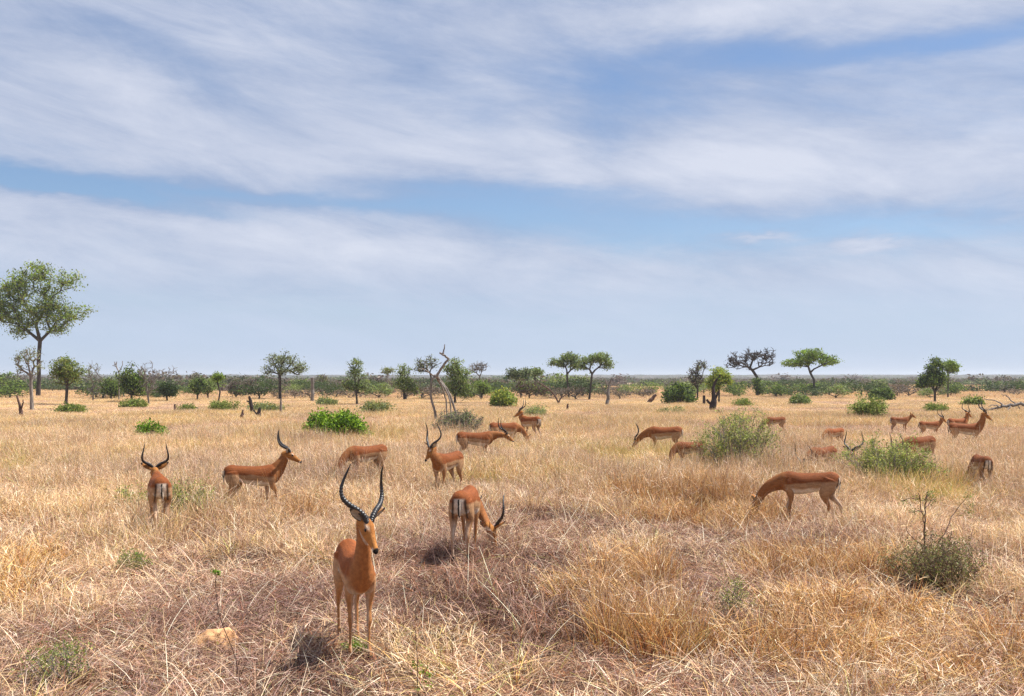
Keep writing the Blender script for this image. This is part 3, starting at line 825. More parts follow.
drawn('thorn_sapling', 'thorny dark sapling with level twigs rising out of the near thorn bush', 'sapling', 583,
      [[(926, 583, 0.94), (925, 545, 0.79), (925, 520, 0.65), (925, 505, 0.58), (927, 492, 0.36)],
       [(925, 528, 0.58), (918, 510, 0.50, -.1), (914, 492, 0.36, -.12)], [(919, 510, 0.43, -.1), (908, 509, 0.36, -.2), (900, 510, 0.25, -.25)], [(916, 498, 0.36, -.1), (908, 499, 0.29), (902, 501, 0.22)],
       [(925, 508, 0.50), (934, 503, 0.36, .1), (942, 501, 0.25, .15)], [(925, 500, 0.43), (932, 495, 0.29, .1), (941, 495, 0.22, .2)],
       [(930, 560, 0.65), (948, 535, 0.50, .1), (962, 515, 0.36, .2), (976, 498, 0.25, .2)], [(948, 540, 0.43, .1), (955, 548, 0.36, .2), (968, 545, 0.25, .2)], [(922, 545, 0.43), (910, 535, 0.36), (905, 524, 0.22)]],
      B_RED, [(926, 498), (936, 501, .1), (913, 497, -.1), (906, 509, -.2), (980, 508, .2), (977, 515, .2), (976, 499, .2), (970, 544, .2), (940, 495, .2), (903, 501), (929, 494), (958, 548, .2)],
      G_OLIVE + G_MID, per=50, leaf_m=.010, spread_m=.035, jit=.5, seed=5)
drawn('tall_weed', 'tall thin weed stalk topped by one bright green tuft', 'weed', 698,
      [[(243, 698, .55), (235, 660, .5, .02), (222, 620, .45, -.02), (216, 592, .4), (216, 574, .35)], [(222, 622, .3), (218, 612, .25), (217, 600, .2)]],
      B_RED, [(216, 571), (214, 572), (218, 573)], G_BRIGHT + ((.22, .42, .06),), per=14, leaf_m=.014, spread_m=.012)
drawn('tall_weed', 'brown weed stem with fresh green leaves low in the near grass', 'weed', 700,
      [[(420, 712, .6), (418, 690, .55), (417, 655, .4), (415, 625, .3), (416, 600, .25)], [(418, 690, .4), (425, 675, .35, .05), (427, 664, .2, .05)]],
      B_RED, [(416, 663), (424, 672, .05), (428, 677, .05), (426, 684), (415, 668), (431, 678, .05), (421, 690)], G_BRIGHT + G_MID, per=12, leaf_m=.013, spread_m=.022)

# the twisted dead tree
drawn('dead_tree', 'twisted bleached dead tree with a hooked top, left of centre', 'dead tree', 425,
      [[(436.5, 425, 1.41), (435, 412, 1.26), (431, 397, 1.11), (431, 385, 0.96), (433, 378, 0.89)],
       [(456, 418, 1.18, .3), (454, 408, 1.18, .3), (448, 392, 1.18, .2), (441, 382, 1.26, .1), (436, 376, 1.41), (434, 377, 1.18)],
       [(436, 377, 1.41), (441, 369, 1.26), (446, 362, 1.11), (448, 359, 1.11), (445, 356, 0.96), (441, 354, 0.89), (440, 352.5, 0.59)],
       [(443, 355, 0.81), (443.8, 350, 0.67), (444.8, 344.5, 0.37)],
       [(436, 377, 0.96), (441, 386, 0.81, .4), (445, 400, 0.74, .6), (446, 418, 0.74, .6)],
       [(440, 381, 0.89), (447, 391, 0.74, -.3), (451, 404, 0.74, -.4), (452, 418, 0.74, -.4)],
       [(434, 376, 0.89), (429, 372, 0.67, -.2), (424, 369, 0.44, -.3), (419, 369, 0.30, -.4)], [(429, 372, 0.52, -.2), (427, 366, 0.37), (424, 362, 0.22)],
       [(431, 392, 0.44), (437, 388, 0.37), (442, 392, 0.30)]],
      B_PALE, nside=8, part='trunk', seed=2, jit=.2)


def stump(name, label, by, paths, bark, seed=1):
    return drawn(name, label, 'stump', by, paths, bark, nside=7, part='wood', seed=seed, jit=.25, sub=3)


stump('burnt_stump', 'dark leaning stump with a fork, nearest the photo edge below the tallest tree', 419, [[(21, 420, 1.8), (21, 412, 2.0), (20, 408, 1.3), (17, 396, .9)], [(21, 410, 1.0), (23, 404, .7), (23, 400, .5)]], B_RED, 1)
stump('burnt_stump', 'upright charred stump, tallest in the cluster of three', 416, [[(251.5, 417, 1.8), (252, 410, 1.8), (251, 403, 1.9), (250, 398, 1.3), (249, 397, .9)], [(251, 403, .9), (247, 401, .7)]], B_CHAR, 2)
stump('pointed_stump', 'low pointed reddish stump, leftmost in the cluster of three', 422, [[(242, 422, 2.0), (242, 416, 1.7), (243, 410, .7)]], B_RED, 3)
stump('pale_topped_stump', 'dark leaning stump with a pale top in the cluster of three', 421, [[(261, 421, 2.2), (259, 413, 2.0), (260, 408, 1.1)], [(261, 419, 1.3), (256, 413, .9), (254, 410, .6)]], B_CHAR, 4)
stump('pale_stump', 'thin pale grey stump left of the vivid green shrub', 415, [[(281.5, 415, 1.5), (281, 407, 1.3), (281, 399, .9)]], B_PALE, 5)
stump('post_stump', 'tall straight grey post-like stump under the skyline', 402, [[(312.5, 403, 1.9), (312.6, 390, 1.7), (312.5, 378.5, 1.6)]], B_GREY, 6)
stump('small_stump', 'small brown stump right of the low green bush', 414, [[(175, 414, 1.4), (175, 409, 1.3), (175, 404.5, .8)]], B_RED, 7)
stump('grey_snag', 'grey weathered snag below the gap right of the paired umbrella trees', 407, [[(607, 407, 2.0), (608, 396, 1.6), (609, 386, .9), (612, 378, .6)], [(608, 398, .9), (603, 388, .6), (600, 382, .4)], [(609, 386, .6), (605, 379, .4)]], B_GREY, 8)
stump('charred_stump', 'thick charred stump with lopped arms under the lime green tree', 413, [[(712, 414, 3.2), (713, 406, 3.6), (714, 398, 2.4), (713, 388, 1.6), (717, 379, 1.1)], [(711, 405, 1.3), (707, 400, 1.2)], [(715, 400, 1.3), (718, 392, 1.0)]], B_CHAR, 9)
stump('charred_stump', 'thin charred stump with a side peg left of the thick one', 406, [[(704, 407, 1.6), (704, 396, 1.4)], [(704, 404.5, 1.0), (700, 404.5, .9), (698, 404, .7)]], B_CHAR, 10)
stump('leaning_log', 'thick dark broken log leaning in the grass left of the wide green bush', 404, [[(648, 405, 2.0), (651, 400, 2.2), (656, 395, 1.2)]], B_RED, 11)
stump('tiny_stump', 'tiny dark stump right of the forked dead branch', 411, [[(568, 411, 1.3), (567, 407, 1.1), (568, 404, .7)]], B_RED, 12)
drawn('fallen_branch', 'forked bare branch arching down to the grass right of the brown brushwood', 'branch', 405,
      [[(559, 405, 1.0), (558, 402, 1.0), (555, 396, .9), (550, 390, .9), (544, 386, .8), (538, 382, .6)], [(558.5, 403, .9), (561, 398, .7), (567, 394, .5)], [(550, 390, .6), (546, 391, .5), (541, 393, .3)]], B_RED, nside=6, part='wood', seed=3)
drawn('fallen_tree', 'fallen dead grey tree with a dark trunk lying at the far right', 'fallen tree', 413,
      [[(1040, 412, 1.8), (1024, 404.5, 1.7), (1010, 405.5, 1.6), (1000, 407, 1.3), (990, 410, 1.1), (984, 412, .7)],
       [(1006, 406, .8), (998, 401, .6, .5), (990, 399, .4, .8)], [(1000, 407, .8), (992, 405, .5, -.4), (984, 406, .3, -.6)], [(1010, 406, .7), (1004, 411, .6, -.5), (996, 413, .4, -.8)],
       [(1000, 407, .6), (994, 411, .5), (986, 410, .3)], [(1016, 405, .7), (1012, 398, .5, .4), (1006, 394, .3, .6)], [(990, 410, .5), (984, 409, .4), (980, 407, .3)],
       [(1018, 406, .5), (1020, 414, .5), (1021, 424, .4)]], B_GREY, nside=6, part='wood', seed=4, jit=.4)


# ------------------------------------------------------------------ rock in the grass
def rock(px, by, wpx, hpx):
    import bmesh
    d = dist(by); m = d / F
    bm = bmesh.new(); bmesh.ops.create_icosphere(bm, subdivisions=4, radius=1)
    from mathutils import noise as mn
    for v in bm.verts:
        p = v.co.copy()
        k = 1 + .22 * mn.noise(p * 1.5) + .12 * mn.noise(p * 4) + .06 * mn.noise(p * 11)
        v.co = Vector((p.x * wpx * m / 2 * k, p.y * wpx * m / 2.6 * k, p.z * hpx * m * k * (1.0 + .25 * p.x)))
    for f in bm.faces: f.smooth = True
    me = bpy.data.meshes.new('rock'); bm.to_mesh(me); bm.free()
    o = obj('rock', me, M_ROCK); o.location = (gx(px, d), d, -.02)
    tag(o, 'pale orange rounded rock half hidden in the near dry grass', 'rock')


rock(215, 645, 54, 18)


# ------------------------------------------------------------------ far bushes
def blob_bush(seed, w, h, pal, nleaf, size, trunk=True):
    rng = np.random.RandomState(seed)
    E = []
    for k in range(5):
        E.append((np.array([rng.uniform(-.45, .45) * w, rng.uniform(-.4, .4) * w, h * rng.uniform(.42, .68)]), (w * rng.uniform(.22, .36), w * .28, h * rng.uniform(.2, .34))))
    A = in_ellipsoids(E, nleaf // 10, rng, .5)
    v, q, c = leaves(A, 10, w * .07, size, pal, [1] * len(pal), rng, .8)
    v[:, 2] = np.maximum(v[:, 2], .05)
    segs = grow([np.array([0, 0, -.1]), np.array([.02 * w, 0, h * .16]), np.array([0, 0, h * .3])], .035 * h, A[:26], rng, .02, .1)
    tv, tq = tubes(segs, 4)
    return mesh_np('far_crown', v, q, None, c), mesh_np('far_trunk', tv, tq)


far_kinds = []
for k, (pal, w, h, word) in enumerate(((G_DARK, 4.2, 3.2, 'dark green'), (G_GREY + G_MID, 4.0, 3.4, 'grey-green'), (G_TWIG + G_BROWN, 4.5, 2.8, 'bare mauve-brown'),
                                       (G_MID + G_DARK, 3.4, 3.0, 'mid green'))):
    for s in range(2):
        a, b = blob_bush(200 + 10 * k + s, w, h, pal, 900 if k != 2 else 520, .15)
        a.materials.append(M_LEAF); b.materials.append(B_DARK)
        far_kinds.append((a, b, word))
rng = np.random.RandomState(31)
NF = 290
done = []
for i in range(NF):
    for _ in range(40):
        by = 378 + (rng.uniform(12.0, 22.0) if i % 4 else rng.uniform(9.5, 14)); px = rng.uniform(-120, 1144)
        d = dist(by)
        if float(vnoise(px, by * 6, 45, 3)) < .25: continue
        if all(abs(px - a) > 5 or abs(by - b) > 1.8 for a, b in done): break
    done.append((px, by))
    u = rng.rand()
    zone = float(vnoise(px, 0, 90, 8)); lush = 1.35 if px < 620 else 1.0
    k = (0 if u < .4 else 3) if zone > .62 else (2 if u < .42 + (.5 - zone) * .6 else (1 if u < .68 else 0))
    a, b, word = far_kinds[2 * k + rng.randint(2)]
    sc = rng.uniform(.5, 1.1) * (1.0 if by < 395 else .8)
    t = empty('far_bush', (gx(px, d), d, 0), rng.rand() * 6.28)
    hz_ = min(sc * rng.uniform(.55, .85), rng.uniform(1.5, 2.3) / 3.0 * lush * (1.45 if (i % 6 == 0 and px < 640) else 1)) * (1.35 if rng.rand() < .06 else 1)
    t.scale = (sc * rng.uniform(.8, 1.3), sc * rng.uniform(.8, 1.3), hz_)
    tag(t, '%s bush in the bush belt below the skyline' % word, 'bush', '%s bushes in the far bush belt' % word)
    obj('trunk', b, None, t); obj('crown', a, None, t)

# woodland to the horizon, one mass
wood_meshes = []
for k in range(8):
    pal = (G_DARK + G_GREY, G_TWIG, G_TWIG + G_BROWN, G_DARK + G_BROWN)[k % 4]
    a, b = blob_bush(300 + k, 5.0, 2.4, pal, 420, .24)
    a.materials.append(M_LEAF)
    wood_meshes.append(a)
n = 24000
dd = 170 * (2800 / 170) ** (rng.rand(n) ** .75)
az = rng.uniform(-.72, .72, n)
P = np.stack([dd * np.sin(az), dd * np.cos(az)], 1)
keep = (vnoise(P[:, 0], P[:, 1], 70, 2) * .5 + vnoise(P[:, 0], P[:, 1], 22, 6) * .5) > (.56 - np.clip((dd - 300) / 900, 0, .45))
P, dd = P[keep], dd[keep]
n = len(P)
S = rng.uniform(.45, .95, n) * (1 + (rng.rand(n) < .02) * .9)
sc = np.stack([S * 1.25 * (1 + dd / 2500), S * (1 - .2 * (dd > 700))], 1)
wood = scatter('distant_woodland', P, ground_z(dd) - .2, rng.randint(0, 8, n), sc, wood_meshes, 5)
tag(wood, 'hazy grey-green bushland stretching away to the horizon', 'woodland', kind='stuff')


# ------------------------------------------------------------------ impalas
RUF = np.array((0.27, 0.078, 0.018)); TAN = np.array((0.50, 0.29, 0.150)); WHT = np.array((0.74, 0.66, 0.55)); BLK = np.array((0.015, 0.012, 0.011))
NECKC = np.array((0.36, 0.140, 0.044)); FACE = np.array((0.46, 0.195, 0.052)); LEGC = np.array((0.43, 0.20, 0.075))


def ring_loft(P, Sd, Up, rw, rh, n=18):
    """closed loft through ellipse rings"""
    m = len(P); V = []
    for i in range(m):
        for k in range(n):
            w = 2 * math.pi * k / n
            V.append(P[i] + Sd[i] * (rw[i] * math.cos(w)) + Up[i] * (rh[i] * math.sin(w)))
    V.append(P[0]); V.append(P[-1])
    Fc = []
    for i in range(m - 1):
        for k in range(n):
            k2 = (k + 1) % n
            Fc.append((i * n + k, i * n + k2, (i + 1) * n + k2, (i + 1) * n + k))
    for k in range(n):
        k2 = (k + 1) % n
        Fc.append((m * n, k2, k)); Fc.append((m * n + 1, (m - 1) * n + k, (m - 1) * n + k2))
    return V, Fc


def resample(P, R, k=5):
    P = [np.array(p, float) for p in P]
    Q = [2 * P[0] - P[1]] + P + [2 * P[-1] - P[-2]]
    R = [np.atleast_1d(np.array(r, float)) for r in R]
    RR = [R[0]] + R + [R[-1]]
    op, orr = [], []
    def cr(a, b, c, d_, t): return 0.5 * (2 * b + (c - a) * t + (2 * a - 5 * b + 4 * c - d_) * t * t + (3 * b - a - 3 * c + d_) * t ** 3)
    for i in range(1, len(Q) - 2):
        for s in range(k):
            t = s / k
            op.append(cr(Q[i - 1], Q[i], Q[i + 1], Q[i + 2], t)); orr.append(np.maximum(cr(RR[i - 1], RR[i], RR[i + 1], RR[i + 2], t), 1e-4))
    op.append(Q[-2]); orr.append(RR[-2])
    return op, orr


def frames(P, latv=np.array([0, 1., 0])):
    Sd, Up = [], []
    for i in range(len(P)):
        t = P[min(i + 1, len(P) - 1)] - P[max(i - 1, 0)]; t = t / (np.linalg.norm(t) + 1e-9)
        lv = latv[i] if isinstance(latv, list) else latv
        s = lv - t * np.dot(lv, t); s /= np.linalg.norm(s)
        Sd.append(s); Up.append(np.cross(t, s))
    return Sd, Up


def rotm(yaw, pitch, roll=0):
    """head axes: x towards the nose, pitch down positive"""
    return np.array(Matrix.Rotation(yaw, 3, 'Z') @ Matrix.Rotation(pitch, 3, 'Y') @ Matrix.Rotation(roll, 3, 'X'))


TORSO = [  # x, z centre, half height, half width
    (-.515, .775, .035, .030), (-.495, .765, .095, .075), (-.455, .755, .135, .112), (-.38, .755, .158, .128), (-.27, .748, .150, .120), (-.12, .728, .158, .136),
    (.04, .708, .172, .148), (.17, .708, .182, .142), (.28, .722, .185, .118), (.36, .728, .160, .112), (.42, .738, .120, .085), (.455, .742, .06, .045)]


def smooth01(x, a, b):
    t = np.clip((x - a) / (b - a), 0, 1); return t * t * (3 - 2 * t)


def impala(label, px, d, yaw, pose='graze', male=True, P=None, hyaw=0, hpitch=None, hroll=0, legs=None, horn=None, dark=None, scale=1.0, voxel=.012, seed=0, lying=False, sink=0.0, ctrl=None, stretch=1.0):
    rng = np.random.RandomState(100 + seed)
    X = gx(px, d)
    root = empty('impala', (X, d, sink), R_(yaw) + math.atan((512 - px) / F)); root.scale = (scale, scale * (.92 if horn else 1), scale)
    tag(root, label, 'impala', 'impalas of the grazing herd')
    if P is None: P = {'graze': (.74, 0, .36), 'up': (.57, 0, 1.18), 'level': (.74, 0, .98)}[pose]
    P = np.array(P, float)
    if hpitch is None: hpitch = {'graze': 66, 'up': 34, 'level': 28}[pose]
    Hm = rotm(R_(hyaw), R_(hpitch), R_(hroll)); HK = 1.14; Hs = Hm * HK
    tone = rng.uniform(.76, 1.0)
    horn_k = rng.uniform(.9, 1.04); splay = rng.uniform(.92, 1.12)
    if horn: horn_k, splay = horn; tone = 1.12
    if dark: tone = dark  # darker coat overall, with the shade on camera-facing flanks put into its colour
    lofts, chains = [], []      # chains: (name, pts, radii)
    # torso
    tp = [np.array([a[0], 0, a[1]]) for a in TORSO]; tr = [(a[3], a[2]) for a in TORSO]
    tpp, trr = resample(tp, tr, 3)
    Sd = [np.array([0, 1., 0])] * len(tpp); Up = [np.array([0, 0, 1.])] * len(tpp)
    lofts.append(ring_loft(tpp, Sd, Up, [r[0] for r in trr], [r[1] for r in trr], 24))
    chains.append(('torso', tpp, [max(r) for r in trr]))
    # neck
    S0 = np.array([.24, 0, .745]); S1 = np.array([.35, 0, .775 if P[2] > .7 else .745])
    headback = Hs @ np.array([-.035, 0, -.02])
    endp = P + headback
    if ctrl is None:
        if P[2] > 1.05: c1 = S1 + np.array([.13, 0, .13])
        elif P[2] > .7: c1 = S1 + np.array([.17, 0, .06])
        else: c1 = S1 + np.array([.20, 0, -.03])
    else: c1 = np.array(ctrl, float)
    ne = endp
    pts_ = [S0, S1, (S1 * .35 + c1 * .65) * .8 + ne * .2, c1 * .45 + ne * .55, ne, P + Hs @ np.array([.03, 0, -.015])]
    nr = [(.094, .150), (.086, .145), (.066, .106), (.053, .080), (.050, .069), (.04, .045)]
    npp, nrr = resample(pts_, nr, 5)
    latH = Hm @ np.array([0, 1., 0])
    lat = [np.array([0, 1., 0]) * (1 - i / (len(npp) - 1)) + latH * (i / (len(npp) - 1)) for i in range(len(npp))]
    Sd, Up = frames(npp, lat)
    lofts.append(ring_loft(npp, Sd, Up, [r[0] for r in nrr], [r[1] for r in nrr], 20))
    chains.append(('neck', npp, [r[0] for r in nrr]))
    # head
    hs = [(-.075, -.015, .022, .028), (-.05, -.008, .042, .05), (0, 0, .050, .060), (.045, -.004, .052, .064), (.085, -.012, .045, .058), (.125, -.018, .034, .045),
          (.165, -.022, .027, .035), (.20, -.026, .0245, .029), (.23, -.030, .024, .025), (.248, -.033, .014, .016)]
    hp = [np.array([a[0], 0, a[1]]) for a in hs]; hpp, hrr = resample(hp, [(a[2], a[3]) for a in hs], 3)
    V, Fc = ring_loft([Hs @ p + P for p in hpp], [latH] * len(hpp), [Hm @ np.array([0, 0, 1.])] * len(hpp), [r[0] * HK for r in hrr], [r[1] * HK for r in hrr], 20)
    lofts.append((V, Fc)); chains.append(('head', [Hs @ p + P for p in hpp], [max(r) for r in hrr]))
    # brow ridges over the eyes
    for s in (-1, 1):
        q0 = Hs @ np.array([.035, s * .036, .034]) + P; q1 = Hs @ np.array([.09, s * .034, .018]) + P
        a_, b_ = resample([q0, (q0 + q1) / 2, q1], [(.012, .012), (.017, .017), (.011, .011)], 3)
        s_, u_ = frames(a_, latH); lofts.append(ring_loft(a_, s_, u_, [r[0] for r in b_], [r[1] for r in b_], 10))
    # legs
    legs = legs or {}
    base_legs = {}
    for s, nm in ((1, 'l'), (-1, 'r')):
        base_legs['f' + nm] = [((.24, s * .070, .80), .050, .040), ((.28, s * .092, .70), .090, .050), ((.262, s * .095, .58), .070, .046), ((.245, s * .088, .47), .040, .033), ((.255, s * .084, .385), .026, .023), ((.268, s * .082, .315), .029, .027),
                               ((.262, s * .080, .25), .0175, .017), ((.262, s * .080, .11), .0155, .015), ((.275, s * .082, .075), .022, .021), ((.292, s * .082, .03), .024, .020), ((.30, s * .082, .0), .026, .021)]
        base_legs['h' + nm] = [((-.37, s * .078, .79), .115, .062), ((-.34, s * .095, .67), .125, .062), ((-.31, s * .100, .56), .090, .054), ((-.345, s * .090, .47), .054, .039), ((-.40, s * .086, .39), .034, .027),
                               ((-.428, s * .083, .33), .032, .025), ((-.418, s * .082, .27), .022, .020), ((-.40, s * .08, .12), .019, .018), ((-.388, s * .08, .08), .023, .021), ((-.372, s * .08, .03), .025, .020), ((-.365, s * .08, 0), .027, .021)]
    for key, jl in base_legs.items():
        dx, lift = legs.get(key, (rng.uniform(-.05, .05), 0))
        pts_, rr_ = [], []
        ztop = jl[0][0][2]
        front = key[0] == 'f'
        for (p, rx, ry) in jl:
            p = np.array(p, float); t = (ztop - p[2]) / ztop
            p[0] += dx * t ** 1.1
            p[2] += lift * max(0, (t - .35) / .65) * (1.0 if front else .8)
            if lift and front and t > .5: p[0] -= lift * .9 * (t - .5) * 2 * .9
            if lift and front and .3 < t < .65: p[0] += lift * .5
            if lying:
                if t > .25:
                    k = t - .25
                    if front: p = np.array([.25 + (.26 * min(1, k / .3)) - max(0, k - .3) * .45, p[1] * 1.25, .60 - .1 * min(1, k / .2)])
                    else: p = np.array([-.30 + (.25 * min(1, k / .25)) - max(0, k - .25) * .35, p[1] * 1.45, .60 - .1 * min(1, k / .2)])
            pts_.append(p); rr_.append((ry, rx))
        pp, rr = resample(pts_, rr_, 3)
        Sd, Up = frames(pp)
        lofts.append(ring_loft(pp, Sd, Up, [r[0] for r in rr], [r[1] for r in rr], 12))
        chains.append((key, pp, [max(r) for r in rr]))
    # join, remesh to one skin
    V, Fc, o = [], [], 0
    for v, f in lofts:
        V += [tuple(q) for q in v]; Fc += [tuple(i + o for i in g) for g in f]; o += len(v)
    me = bpy.data.meshes.new('tmp'); me.from_pydata(V, [], Fc); me.update()
    import bmesh
    bm = bmesh.new(); bm.from_mesh(me); bmesh.ops.recalc_face_normals(bm, faces=bm.faces); bm.to_mesh(me); bm.free()
    tmp = bpy.data.objects.new('tmp', me); COL.objects.link(tmp)
    rm = tmp.modifiers.new('r', 'REMESH'); rm.mode = 'VOXEL'; rm.voxel_size = voxel; rm.adaptivity = 0
    sm = tmp.modifiers.new('s', 'SMOOTH'); sm.factor = .5; sm.iterations = 5 if voxel < .011 else 3
    dg = bpy.context.evaluated_depsgraph_get(); dg.update()
    body = bpy.data.meshes.new_from_object(tmp.evaluated_get(dg))
    bpy.data.objects.remove(tmp); bpy.data.meshes.remove(me)
    body.name = 'body'
    nv = len(body.vertices)
    co = np.empty(nv * 3, dtype=np.float32); body.vertices.foreach_get('co', co); co = co.reshape(-1, 3).astype(float)
    nrm = np.empty(nv * 3, dtype=np.float32); body.vertices.foreach_get('normal', nrm); nrm = nrm.reshape(-1, 3).astype(float)
    # colours of the coat, by the anatomy each point lies on
    best = np.full(nv, 1e9); part = np.zeros(nv, dtype=int); tt = np.zeros(nv)
    for ci, (nm, pp, rr) in enumerate(chains):
        A = np.array(pp); rr = np.array(rr)
        D = np.linalg.norm(co[:, None, :] - A[None], axis=2) - rr[None]
        j = D.argmin(1); dv = D[np.arange(nv), j] + (0.012 if nm[0] in 'fh' and nm != 'head' else 0)
        if nm == 'head': dv -= .012
        b = dv < best
        best[b] = dv[b]; part[b] = ci; tt[b] = j[b] / (len(pp) - 1)
    x, y, z = co[:, 0], co[:, 1], co[:, 2]
    wob = (vnoise(x * 9 + 3, z * 9 + y * 4, 1) - .5) * .035
    zz = z + wob
    C = np.zeros((nv, 3))
    # trunk pattern: red saddle, tan flank, white belly
    sad = smooth01(zz + .03 * np.sin(x * 5), .705, .745); bel = 1 - smooth01(zz, .580 + .055 * smooth01(x, .1, -.3), .640 + .055 * smooth01(x, .1, -.3))
    tor = TAN[None] * (1 - sad[:, None]) + RUF[None] * sad[:, None]
    chest = smooth01(x, .30, .40)[:, None]
    tor = tor * (1 - chest) + NECKC[None] * chest
    torleg = tor.copy()
    bb = (bel * (1 - smooth01(x, .25, .38)))[:, None]
    tor = tor * (1 - bb) + WHT[None] * bb
    # dark topline
    tl = (smooth01(nrm[:, 2], .93, .99) * smooth01(z, .84, .87) * (np.abs(y) < .03))[:, None] * .35
    tor = tor * (1 - tl) + RUF[None] * .5 * tl
    C[:] = tor
    head_i = next(i for i, c in enumerate(chains) if c[0] == 'head'); neck_i = next(i for i, c in enumerate(chains) if c[0] == 'neck')
    nk = part == neck_i
    t_ = tt[:, None]
    under = smooth01(-nrm[:, 2], .2, .8)[:, None]
    nc = NECKC[None] * (1 - under * .25) + WHT[None] * under * .25
    throat = .3 * (smooth01(tt, .72, .85) * smooth01(-nrm[:, 2], .1, .6))[:, None]
    nc = nc * (1 - throat) + WHT[None] * throat
    kk = smooth01(tt, .12, .4)[:, None]
    C = np.where(nk[:, None], tor * (1 - kk) + nc * kk, C)
    # head
    hd = part == head_i
    loc = (co - P) @ Hm / HK
    hx, hy, hz = loc[:, 0], loc[:, 1], loc[:, 2]
    hc = np.repeat(FACE[None], nv, 0)
    blaze = (smooth01(hz, .015, .03) * (np.abs(hy) < .022) * smooth01(hx, .16, .10))[:, None] * .35
    hc = hc * (1 - blaze) + RUF[None] * .7 * blaze
    jaw = smooth01(-hz, .046, .060)[:, None] * .55; hc = hc * (1 - jaw) + WHT[None] * jaw
    muz = (smooth01(hx, .19, .215) * smooth01(-hz, .012, .03))[:, None]; hc = hc * (1 - muz) + WHT[None] * muz
    ering = (np.exp(-(((hx - .062) / .026) ** 2 + ((hz - .034) / .010) ** 2) * 1.0) * (np.abs(hy) > .02))[:, None] * .7
    hc = hc * (1 - ering) + WHT[None] * ering
    nose = ((hx > .222) & (hz > -.040)) | (hx > .243)
    hc[nose] = BLK
    crown = (smooth01(hx, .02, -.01) * smooth01(hz, .02, .04))[:, None]; hc = hc * (1 - crown) + BLK[None] * 3 * crown
    C = np.where(hd[:, None], hc, C)
    # legs
    for ci, (nm, pp, rr) in enumerate(chains):
        if nm == 'head' or nm[0] not in 'fh': continue
        lg = part == ci
        s = 1 if nm[1] == 'l' else -1
        inner = smooth01(-s * nrm[:, 1], .0, .7)[:, None]
        lc = LEGC[None] * (1 - .42 * inner) + WHT[None] * .42 * inner
        if nm[0] == 'h':
            backm = smooth01(-nrm[:, 0], .35, .8)[:, None] * .3
            lc = lc * (1 - backm) + WHT[None] * backm
            tuft = ((tt > .72) & (tt < .86) & (nrm[:, 0] < .1))[:, None]
            lc = np.where(tuft, BLK[None], lc)
        else:
            pass
        lc = np.where((tt > .93)[:, None], BLK[None], lc)
        k2 = (smooth01(tt, .16, .36) if nm[0] == 'h' else smooth01(tt, .10, .30))[:, None]
        C = np.where(lg[:, None], torleg * (1 - k2) + lc * k2, C)
    # white rump with a black stripe down each haunch
    up_ = smooth01(z, .40, .50) * (1 - smooth01(z, .80, .83))
    rear = smooth01(-x, .40, .43) * smooth01(-nrm[:, 0], .12, .35) * up_
    w_ = (rear * (1 - smooth01(np.abs(y) + wob, .035, .075)))[:, None] * .8; C = C * (1 - w_) + WHT[None] * w_
    ay = np.abs(y) - (.075 + (.80 - z) * .06)
    b_ = (smooth01(-x, .37, .40) * (np.exp(-(ay / .015) ** 2)) * smooth01(z, .50, .58) * (1 - smooth01(z, .79, .83)) * smooth01(-nrm[:, 0], .0, .25))[:, None]
    b_ = b_ * .9; C = C * (1 - b_) + BLK[None] * b_
    C = C * np.where((C.mean(1) > .4)[:, None], 1.0, tone)
    c4 = np.ones((nv, 4), dtype=np.float32); c4[:, :3] = np.clip(C, .005, 1)
    a = body.color_attributes.new('Col', 'FLOAT_COLOR', 'POINT'); a.data.foreach_set('color', c4.ravel())
    body.polygons.foreach_set('use_smooth', np.ones(len(body.polygons), dtype=bool))
    body.materials.clear(); body.materials.append(M_COAT)
    obj('body', body, None, root)
    # tail
    tpts = [(-.485, 0, .83), (-.512, 0, .79), (-.520, rng.uniform(-.01, .01), .72), (-.508, rng.uniform(-.02, .02), .64), (-.49, rng.uniform(-.025, .025), .57)]
    pp, rr = resample(tpts, [(.016, .012), (.019, .012), (.019, .012), (.017, .011), (.006, .005)], 5)
    Sd, Up = frames(pp)
    V, Fc = ring_loft(pp, Sd, Up, [r[0] for r in rr], [r[1] for r in rr], 12)
    Va = np.array(V); cc = np.where((np.abs(Va[:, 1:2]) < .012) & (Va[:, 0:1] < -.50) | (Va[:, 2:3] > .83), BLK[None] * 2, WHT[None])
    me = bpy.data.meshes.new('tail'); me.from_pydata([tuple(v) for v in V], [], Fc); me.update()
    c4 = np.ones((len(Va), 4), dtype=np.float32); c4[:, :3] = cc
    a = me.color_attributes.new('Col', 'FLOAT_COLOR', 'POINT'); a.data.foreach_set('color', c4.ravel())
    for f in me.polygons: f.use_smooth = True
    obj('tail', me, M_COAT, root)
    # ears
    for s in (-1, 1):
        e0 = np.array([-.022, s * .040, .028]); dirv = np.array([-.28, s * .85, .42]); dirv /= np.linalg.norm(dirv)
        fwd = np.array([.75, s * .45, .1]); fwd -= dirv * fwd.dot(dirv); fwd /= np.linalg.norm(fwd)     # ear opening faces forward
        across = np.cross(dirv, fwd)
        V, cc = [], []
        nu, nw = 9, 7
        for layer in (0, 1):
            for i in range(nu + 1):
                t = i / nu; wd = .030 * (math.sin(math.pi * min(1, t * .88 + .12)) ** .75) * (1 if t < 1 else .05) + .002
                for j in range(nw):
                    q = (j / (nw - 1) - .5) * 2
                    p = e0 + dirv * (.155 * t) + across * wd * q + fwd * (.016 * q * q * (1 - t * .6) - layer * .004)
                    V.append(Hs @ p + P)
                    if layer == 0: cc.append(BLK * 2 if t > .86 or abs(q) > .93 else WHT * (.55 + .25 * abs(q)))
                    else: cc.append(BLK * 2 if t > .82 else FACE * .75)
